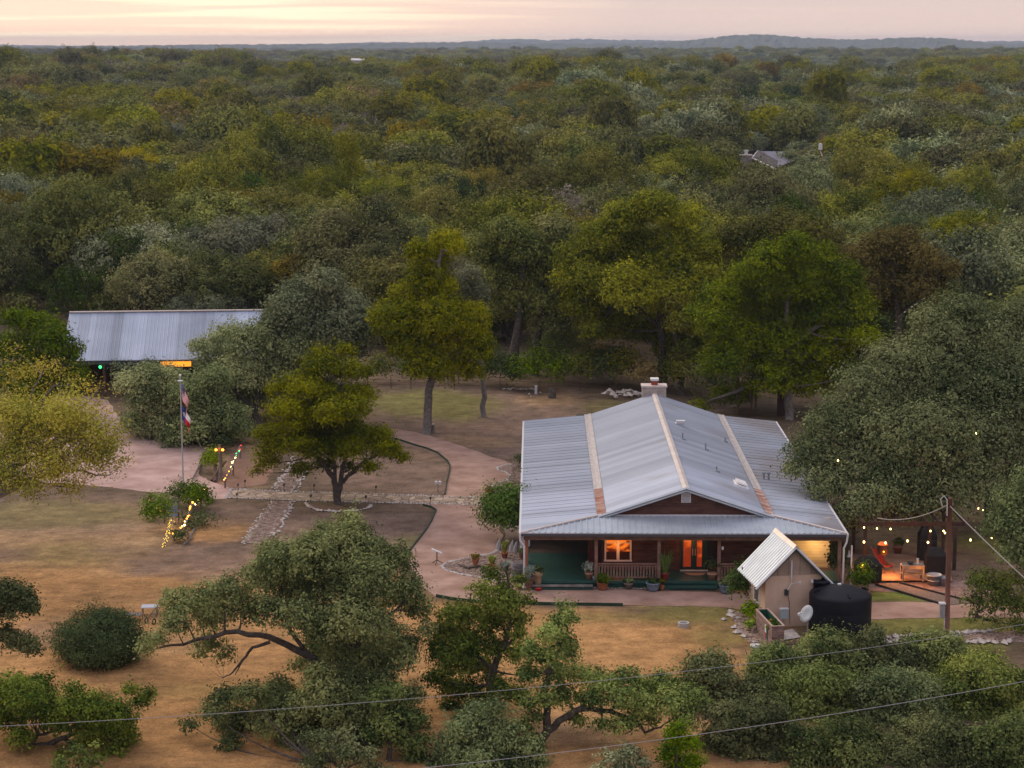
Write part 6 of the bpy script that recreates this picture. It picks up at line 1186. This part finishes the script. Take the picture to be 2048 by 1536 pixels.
# lower right thicket
RT = [('yellow green oak crown just in front of the wood planter', 1545, 90, B((1530,1320,22),(1560,1315,20),(1545,1345,28),(1575,1350,22),(1510,1340,14),(1560,1380,26),(1530,1375,20)), 'near'),
 ('yellow tipped oak crown in front of the black tank', 1660, 90.5, B((1630,1300,22),(1660,1285,22),(1690,1300,20),(1610,1325,24),(1650,1330,30),(1700,1330,24),(1600,1350,20),(1720,1320,16)), 'near'),
 ('oak crown right of the tank with grey bare twigs', 1770, 91, B((1745,1290,20),(1760,1320,24),(1730,1330,22),(1770,1350,26),(1750,1270,12),(1800,1320,24),(1830,1330,22)), 'near'),
 ('rounded oak crown below the utility pole', 1880, 91.5, B((1830,1300,24),(1870,1295,26),(1900,1300,24),(1850,1330,30),(1900,1340,28),(1920,1320,16),(1880,1370,30),(1830,1360,24)), 'near'),
 ('oak left in the lower thicket with rust toned leaves', 1440, 88, B((1395,1340,22),(1430,1330,24),(1410,1370,26),(1450,1370,24),(1500,1385,24),(1390,1400,26),(1440,1410,30),(1490,1420,26),(1370,1430,16),(1520,1400,16)), 'near'),
 ('dense oak crown in the middle of the lower right thicket', 1650, 87, B((1600,1370,26),(1650,1370,28),(1700,1380,28),(1620,1410,34),(1680,1420,34),(1580,1410,22),(1730,1400,26),(1640,1450,26),(1590,1440,20)), 'near'),
 ('light green oak crown in the lower right with a pale dead branch', 1790, 86, B((1740,1390,28),(1790,1380,30),(1840,1390,30),(1750,1430,32),(1810,1430,36),(1860,1430,28),(1770,1470,28),(1830,1470,30)), 'near'),
 ('tall oak crown at the right edge of the lower thicket', 1960, 87, B((1930,1350,28),(1970,1345,30),(2000,1370,26),(1920,1390,32),(1970,1400,38),(2030,1400,36),(2040,1360,16),(1900,1440,30),(1950,1450,34),(2010,1450,36),(2060,1430,40)), 'near'),
 ('dark green oak crown at the bottom left of the thicket', 1480, 82, B((1450,1440,26),(1500,1450,30),(1540,1430,26),(1470,1480,32),(1530,1490,36),(1430,1500,30),(1490,1530,36),(1560,1520,30),(1580,1480,24)), 'near'),
 ('oak crown at the bottom with a tangle of silvery dead branches', 1680, 81, B((1610,1490,28),(1660,1480,30),(1700,1470,26),(1640,1520,34),(1710,1520,34),(1590,1530,26),(1740,1480,22),(1760,1540,30)), 'near'),
 ('broad oak crown at the bottom right', 1860, 81, B((1810,1490,30),(1860,1480,34),(1910,1490,34),(1830,1530,36),(1890,1530,38),(1790,1530,28),(1950,1520,34)), 'near'),
 ('oak crown in the bottom right corner', 2010, 80, B((1980,1490,30),(2030,1480,34),(2060,1520,40),(2000,1530,36),(2060,1470,30)), 'near')]
for i, (lb, px, D, bl, kd) in enumerate(RT):
    rr0 = random.Random(i); bl = [(a, b, r*1.25) for a, b, r in bl] + [(a+rr0.uniform(-25, 25), b+rr0.uniform(20, 50), r*1.1) for a, b, r in bl]
    px_tree('live_oak', lb, 'tree', Vector((P(px, 1500, D).x, D, 0)), D, bl, kd, (), seed=60+i, dens=171, trunk=.17, dead=[0,0,3,2,0,0,4,2,0,8,3,3][i], **nb)
for i, (lb, px, py, D, bl, kd) in enumerate((('bright green juniper sapling at the bottom edge, left', 160, 1560, 78, B((150,1500,12),(165,1520,18),(120,1530,16),(190,1490,10),(195,1525,10)), 'green'),
   ('vivid green juniper at the bottom edge left of the thicket', 1350, 1600, 78, B((1350,1470,22),(1375,1490,26),(1340,1510,26),(1385,1530,26),(1350,1545,26),(1365,1455,12)), 'green'),
   ('pale budding shrub at the bottom right of centre', 1240, 1600, 77, B((1220,1520,20),(1260,1510,20),(1240,1540,26),(1285,1530,18),(1200,1545,14)), 'sage'))):
    px_tree('juniper_tree', lb, 'tree', Vector((P(px, py, D).x, D, 0)), D, bl, kd, (), seed=80+i, dens=156, trunk=.08, **nb)
b0 = G(190, 1340)
rb = empty('round_bush', Vector((b0.x, b0.y+1.5, 0)), 0, 'big round dark green bush alone on the dry lawn at lower left', 'bush')
def rbush():
    rng = np.random.RandomState(77); lob = [(0, 0, 1.15, 2.1, .62), (.8, -.2, .9, 1.5, .65), (-.9, -.1, .95, 1.45, .65), (.1, -.6, .8, 1.6, .6), (0, .5, 1.1, 1.6, .7), (.3, .1, 1.6, 1.1, .6)]
    C, Nn, S, T = sprigs(lob, rng, 210, 12, .075, .16, .70, -.75); k = C[:, 2] > .02
    leaf_obj('foliage', C[k], Nn[k], S[k], T[k], LF['bush'], rb, asp=.3)
    m = MB()
    for i in range(9): a = i*.7; m.tube([(0, 0, -.1), (math.cos(a)*.6, math.sin(a)*.6, .8), (math.cos(a)*1.3, math.sin(a)*1.3, 1.3)], [.06, .04, .02], 5)
    m.build('stems', BARK, rb)
rbush()
# thicket along the far edge of the back lawn
for i, (px, py, r, h, kd) in enumerate(((1010,778,1.5,3.0,'cedar'),(1045,782,1.5,2.8,'green'),(1075,775,1.6,3.4,'green'),(1110,788,1.0,3.0,'green'),(1140,768,1.4,3.0,'cedar'),(1215,778,1.5,3.0,'cedar'),(1255,780,1.7,3.6,'elm'),(1180,745,1.3,2.8,'rust'),(1290,785,1.5,3.0,'rust'),(1400,800,1.6,3.0,'oak'),(1440,805,1.4,2.6,'cedar'),(970,770,1.4,2.6,'green'),(1115,740,2.2,4.2,'green'),(1180,700,2.4,5,'elm'),(1240,710,2.2,4,'elm'),(1750,812,1.8,3.5,'elm'),(985,770,1.8,3.2,'cedar'),(1095,772,1.9,3.4,'cedar'),(1160,776,1.6,3.0,'oak'),(1232,772,1.8,3.4,'cedar'),(1200,764,1.7,3.0,'elm'),(1350,788,1.7,3.2,'oak'),(900,768,1.5,2.4,'oak'),(820,766,1.4,2.2,'cedar'),(760,768,1.6,2.6,'oak'))):
    plant('understory_bush', ['dark green bush at the left of the thicket behind the back lawn','bright bush left of the white pipe','tall light green bush behind the white pipe','fresh green sapling bush above the dark stump','dark bush right of the sapling bush','round juniper bush left of the rock pile','tall bushy cedar just left of the chimney','rust toned brush in the gap behind the lawn','brown brush right behind the chimney','grey bush behind the right roof slope','low dark bush near the back roof corner','green bush beside the leaning oak trunk','tall green undergrowth behind the bushes','yellow green undergrowth deep in the gap','olive undergrowth left of the massive elm','yellow green shrub behind the big live oak','dark juniper bush at the foot of the leaning oak','dark juniper bush behind the sapling bush','grey bush between the sapling and the round juniper','dark juniper bush left of the rock pile','yellow green brush left of the round juniper','grey bush just right of the chimney','grey brush on the fence right of the tall slim elm','dark brush on the fence behind the tall slim elm','grey brush on the fence left of the tall slim elm'][i], G(px, py), r, h, kd, int(900*r*r/2), leaf=.13, cat='bush', seed=100+i)
# ------------------------------------------------------------------ the woods
rngF = np.random.RandomState(5)
PROTO = []
KINDS = {'oak': ('', 5.2, 7.0), 'sage': ('', 5.0, 6.6), 'cedar': ('', 3.5, 6.8), 'elm': ('', 5.0, 9.0), 'rust': ('', 4.7, 8.0), 'gold': ('', 4.0, 8.6), 'dry': ('', 3.8, 6.6)}
def make_proto(kd, k, near=True):
    _, R_, H = KINDS[kd]; rng = np.random.RandomState(900+k+sum(map(ord, kd)))
    nl = 15 if kd != 'cedar' else 12
    lobes, mb = auto_tree_parts(R_, H, rng, nl, .24 if kd != 'cedar' else .08)
    if kd == 'cedar': lobes = [(x*(1.25-z/H*.6), y*(1.25-z/H*.6), z, r*.85, .95) for x, y, z, r, f in lobes]
    if near: C, Nn, S, T = sprigs(lobes, rng, 30 if kd != 'dry' else 6, 16, .118, .26, .5)
    else: C, Nn, S, T = sprigs(lobes, rng, 20 if kd != 'dry' else 4, 8, .225, .32, .55)
    cr = leaf_obj('crown', C, Nn, S, T, LF[kd], None, link=False); return cr.data, mb
NEARK = {}
def tz(kd): return {'oak': 'live_oak', 'sage': 'live_oak', 'cedar': 'juniper_tree', 'elm': 'elm_tree', 'rust': 'elm_tree', 'gold': 'elm_tree', 'dry': 'dead_oak'}[kd]
for kd in KINDS:
    NEARK[kd] = []
    for k in range(3 if kd in ('oak', 'sage') else 2):
        cm, mb = make_proto(kd, k); me = bpy.data.meshes.new('trunk'); me.from_pydata(mb.v, [], mb.f); me.materials.append(PALEBARK if kd == 'dry' else BARK); NEARK[kd].append((cm, me))
def blocked(px, py, x, y):
    """places where the photograph shows no tree standing"""
    lim = np.interp(px, [-600,100,130,520,560,740,760,1000,1300,1560,1600,2048,2600], [640,640,690,690,660,690,700,690,690,720,740,780,800])
    if py > lim: return True
    if 1455 < px < 1600 and 338 < py < 440: return True
    if 1625 < px < 1662 and 300 < py < 420: return True
    for cx, cy_, rx, ry in ((185,492,75,20),(1400,418,60,12),(1535,352,62,26),(1240,668,60,14),(1700,700,0,0)):
        if rx and ((px-cx)/rx)**2+((py-cy_)/ry)**2 < 1: return True
    return False
def scatter(d0, d1, sp_, rng):
    out = []; y = d0
    while y < d1:
        s = sp_(y); half = y*.315+10; n = int(2*half/s)
        for i in range(n):
            x = -half+(i+.5+rng.uniform(-.42, .42))*s; yy = y+rng.uniform(-.42, .42)*s; out.append((x, yy))
        y += s*.9
    return out
pts = scatter(165, 620, lambda y: 7.9+.9*np.clip((y-165)/400, 0, 1), rngF)
cand = []
def kind_at(px, py, x, y):
    n = float(vnoise(np.array(x), np.array(y*.6), 22, 31)); n2 = float(vnoise(np.array(x), np.array(y), 45, 32)); u = rngF.rand()
    yel = .06
    if px < 760 and 250 < py < 560: yel = .42 if n > .45 else .14
    if px > 1850 and py < 300: yel = .3
    if 700 < px < 1000 and py < 400: yel = .2
    if u < yel: return rngF.choice(['elm', 'elm', 'rust', 'rust', 'gold'], p=[.5, .28, .09, .08, .05])
    u = rngF.rand()
    if px > 1100 and py < 260: return 'cedar' if u < .42 else ('oak' if u < .8 else 'sage')
    if px > 1200: return 'sage' if u < .33 else ('oak' if u < .80 else ('cedar' if u < .95 else 'elm'))
    return 'oak' if u < .60 else ('sage' if u < .70 else ('cedar' if u < .85 else ('rust' if u < .90 else 'dry')))
for x, y in pts:
    z = float(terr(x, y)); px, py = toP(x, y, z)
    if blocked(px, py, x, y): continue
    cand.append((y, x, z, px, py, kind_at(px, py, x, y)))
CAPS = ((1445,1605,346), (1622,1664,312), (530,566,250), (1275,1306,408), (1724,1744,246), (700,735,128))
def cap(x, y, z, px, s, H):
    for a, b, lim in CAPS:
        w = 26000/y/4
        if a-w < px < b+w: s = min(s, (P(px, lim, y).z-z)/H)
    return s
cand = [c for c in cand if c[0] > 385 or cap(c[1], c[0], c[2], c[3], 1.2, 7.4) > .33]
cand.sort()
inview = [c for c in cand if -25 < c[3] < 2073]
N_IND = 262
cut = inview[N_IND][0]; ind = [c for c in cand if c[0] < cut and -60 < c[3] < 2108][:N_IND+14]; keep = set(id(c) for c in ind); rest = [c for c in cand if id(c) not in keep]
ADJ = {'oak': 'rounded grey green oak', 'sage': 'pale grey green oak', 'cedar': 'dark green juniper', 'elm': 'olive yellow elm', 'rust': 'rust tinged elm', 'gold': 'golden yellow elm', 'dry': 'half bare grey oak'}
def zone(px, py):
    a = 'behind the barn' if px < 560 else ('behind the tall slim elm' if px < 1000 else ('behind the massive elm' if px < 1500 else 'beyond the big live oak'))
    return a
EXTRA = [(440,366,'gold',1.1),(492,340,'gold',.8),(1092,398,'elm',1.3),(200,352,'elm',1.5),(125,345,'elm',1.2),(265,425,'gold',1.2),(560,470,'elm',1.8),(650,462,'elm',1.5),(1878,262,'rust',1.35),(2000,258,'rust',1.2),(1755,250,'elm',1.0),(1400,440,'oak',1.0),(250,352,'gold',1.0),(335,335,'rust',1.1),(820,322,'rust',1.1)]
counter = {}
def add_tree(x, y, z, kd, sc, rz, lb, grp, sz=None):
    k = counter.get(kd, 0); counter[kd] = k+1; cm, tm = NEARK[kd][k % len(NEARK[kd])]
    t = empty(tz(kd), (x, y, z), rz, lb, 'tree', grp); t.scale = (sc, sc, sz or sc)
    for nm, me in (('trunk', tm), ('crown', cm)):
        o = bpy.data.objects.new(nm, me); col.objects.link(o); o.parent = t
    return t
UB = random.Random(44)
ubm = [plant('understory_bush', 'low brush at the foot of the woods behind the barn', (0, 0, 0), 1.6, 2.6, k_, 900, leaf=.15, cat='bush', group='brush at the foot of the woods', seed=300+i) for i, k_ in enumerate(('oak', 'cedar', 'elm', 'green'))]
ufirst = [True]*4
for i in range(76):
    px_ = UB.uniform(-20, 2060); lim_ = float(np.interp(px_, [-600,100,130,520,560,740,760,1000,1300,1560,1600,2048,2600], [640,640,690,690,660,690,700,690,690,720,740,780,800]))
    if 1230 < px_ < 1250: continue
    q = G(px_, lim_-UB.uniform(-8, 60)); k_ = UB.randrange(4); o = ubm[k_] if ufirst[k_] else copy_tree(ubm[k_]); ufirst[k_] = False
    o.location = q; s_ = UB.uniform(.7, 1.4); o.scale = (s_, s_, s_); o['label'] = ['grey green', 'dark juniper', 'olive yellow', 'bright green'][k_]+' low brush at the foot of the woods '+zone(px_, 0); o['group'] = 'low brush at the foot of the woods '+zone(px_, 0)
for y, x, z, px, py, kd in ind:
    s = rngF.uniform(.85, 1.5) * (1.0 if y > 200 else 1.05)
    if y < 392: s = cap(x, y, z, px, s, KINDS[kd][2]*1.2)
    add_tree(x, y, z, kd, s, rngF.uniform(0, 6.28), ADJ[kd]+' in the woods '+zone(px, py), ADJ[kd]+'s in the woods '+zone(px, py), s*rngF.uniform(.8, 1.25))
EL = ['golden yellow elm glowing in the left woods', 'smaller golden elm top beside the golden elm', 'round yellow green elm standing alone in the middle woods', 'wide yellow green elm at the upper left', 'yellow green elm left of the wide upper left elm', 'low golden elm below the wide upper left elm', 'huge olive elm filling the left middle woods', 'olive elm right of the huge olive elm', 'orange brown round elm in the far right woods', 'orange brown elm at the right edge of the far woods', 'light yellow green elm in the far right woods', 'dark forked oak in a small clearing behind the massive elm', 'bright golden elm touching the wide upper left elm', 'rust tinged elm right of the bright golden one', 'orange tinged elm in the woods above the tall slim elm']
for i, (px, py, kd, s) in enumerate(EXTRA):
    q = G(px, py); 
    for _ in range(6): q = G(px, py, float(terr(q.x, q.y)))
    add_tree(q.x, q.y, float(terr(q.x, q.y)), kd, s, i*1.3, EL[i], None, s*1.1)
# ------------------------------------------------------------------ far woods: one object that instances the kinds
far = [(x, y, z, kd, (1.18 if y > 392 or cap(x, y, z, px, 9, 9) > 2 else cap(x, y, z, px, 1.18, 11.5))) for y, x, z, px, py, kd in rest]
KL = ['oak', 'sage', 'cedar', 'elm', 'rust', 'dry']
def scat_far(d0, d1, s0, sc):
    for x, y in scatter(d0, d1, lambda y: s0, rngF):
        z = float(terr(x, y)); px, py = toP(x, y, z); far.append((x, y, z, kind_at(px, min(py, 240), x, y), sc))
scat_far(620, 1150, 9.2, 1.25); scat_far(1150, 1700, 15, 1.5); scat_far(1700, 3600, 24, 2.3)
def far_woods():
    fc = bpy.data.collections.new('tree_kinds'); objs = []
    for i, kd in enumerate(KL):
        cm, mb = make_proto(kd, 50, False); o = bpy.data.objects.new('tree_kind_%d_%s' % (i, kd), cm); fc.objects.link(o); objs.append(o)
    kk = {k: i for i, k in enumerate(KL)}; kk['gold'] = 3
    n = len(far); me = bpy.data.meshes.new('far_woods'); me.vertices.add(n); rr_ = np.random.RandomState(8)
    co = np.array([(f[0], f[1], f[2]) for f in far], np.float32); me.vertices.foreach_set('co', co.ravel())
    sc = np.array([f[4] for f in far]); sc = sc*rr_.uniform(.7, 1.35, n); sc = sc*(1+.25*(vnoise(co[:, 0], co[:, 1], 60, 77)-.5))
    vs_ = np.stack([sc, sc, np.minimum(sc, 1.45)*rr_.uniform(.75, 1.25, n)*np.where(rr_.rand(n) < .12, 1.3, 1)], -1)
    a = me.attributes.new('sc', 'FLOAT_VECTOR', 'POINT'); a.data.foreach_set('vector', vs_.astype(np.float32).ravel())
    a = me.attributes.new('rz', 'FLOAT', 'POINT'); a.data.foreach_set('value', rr_.uniform(0, 6.28, n).astype(np.float32))
    a = me.attributes.new('ki', 'INT', 'POINT'); a.data.foreach_set('value', np.array([kk[f[3]] for f in far], np.int32))
    o = bpy.data.objects.new('far_woods', me); col.objects.link(o); o['kind'] = 'stuff'; o['label'] = 'far woods of oak, juniper and elm running to the hazy horizon'
    ng = bpy.data.node_groups.new('far_woods', 'GeometryNodeTree'); ng.interface.new_socket('Geometry', in_out='INPUT', socket_type='NodeSocketGeometry'); ng.interface.new_socket('Geometry', in_out='OUTPUT', socket_type='NodeSocketGeometry')
    N, L = ng.nodes, ng.links; gi = N.new('NodeGroupInput'); go = N.new('NodeGroupOutput'); iop = N.new('GeometryNodeInstanceOnPoints'); ci = N.new('GeometryNodeCollectionInfo')
    ci.inputs['Collection'].default_value = fc; ci.inputs['Separate Children'].default_value = True; ci.inputs['Reset Children'].default_value = True
    m2p = N.new('GeometryNodeMeshToPoints'); L.new(gi.outputs[0], m2p.inputs[0]); L.new(m2p.outputs[0], iop.inputs['Points']); L.new(ci.outputs[0], iop.inputs['Instance']); iop.inputs['Pick Instance'].default_value = True
    def na(nm, ty):
        q = N.new('GeometryNodeInputNamedAttribute'); q.data_type = ty; q.inputs[0].default_value = nm; return q.outputs[0]
    L.new(na('ki', 'INT'), iop.inputs['Instance Index']); L.new(na('sc', 'FLOAT_VECTOR'), iop.inputs['Scale'])
    cx = N.new('ShaderNodeCombineXYZ'); L.new(na('rz', 'FLOAT'), cx.inputs[2]); L.new(cx.outputs[0], iop.inputs['Rotation']); L.new(iop.outputs[0], go.inputs[0])
    md = o.modifiers.new('far_woods', 'NODES'); md.node_group = ng
    print('far trees', n, 'individual', len(ind))
far_woods()
# ------------------------------------------------------------------ haze
m = MB(); m.box(-4800, 4800, -260, 12600, -32, 66); hz = m.build('haze', bpy.data.materials.new('haze')); hz['kind'] = 'stuff'
hm = hz.data.materials[0]; hm.use_nodes = True; nt = hm.node_tree; nt.nodes.clear(); o_ = nt.nodes.new('ShaderNodeOutputMaterial'); pv = nt.nodes.new('ShaderNodeVolumePrincipled')
pv.inputs['Color'].default_value = (.66,.79,1.0,1); pv.inputs['Density'].default_value = .000085; pv.inputs['Anisotropy'].default_value = 0.0; nt.links.new(pv.outputs[0], o_.inputs['Volume'])
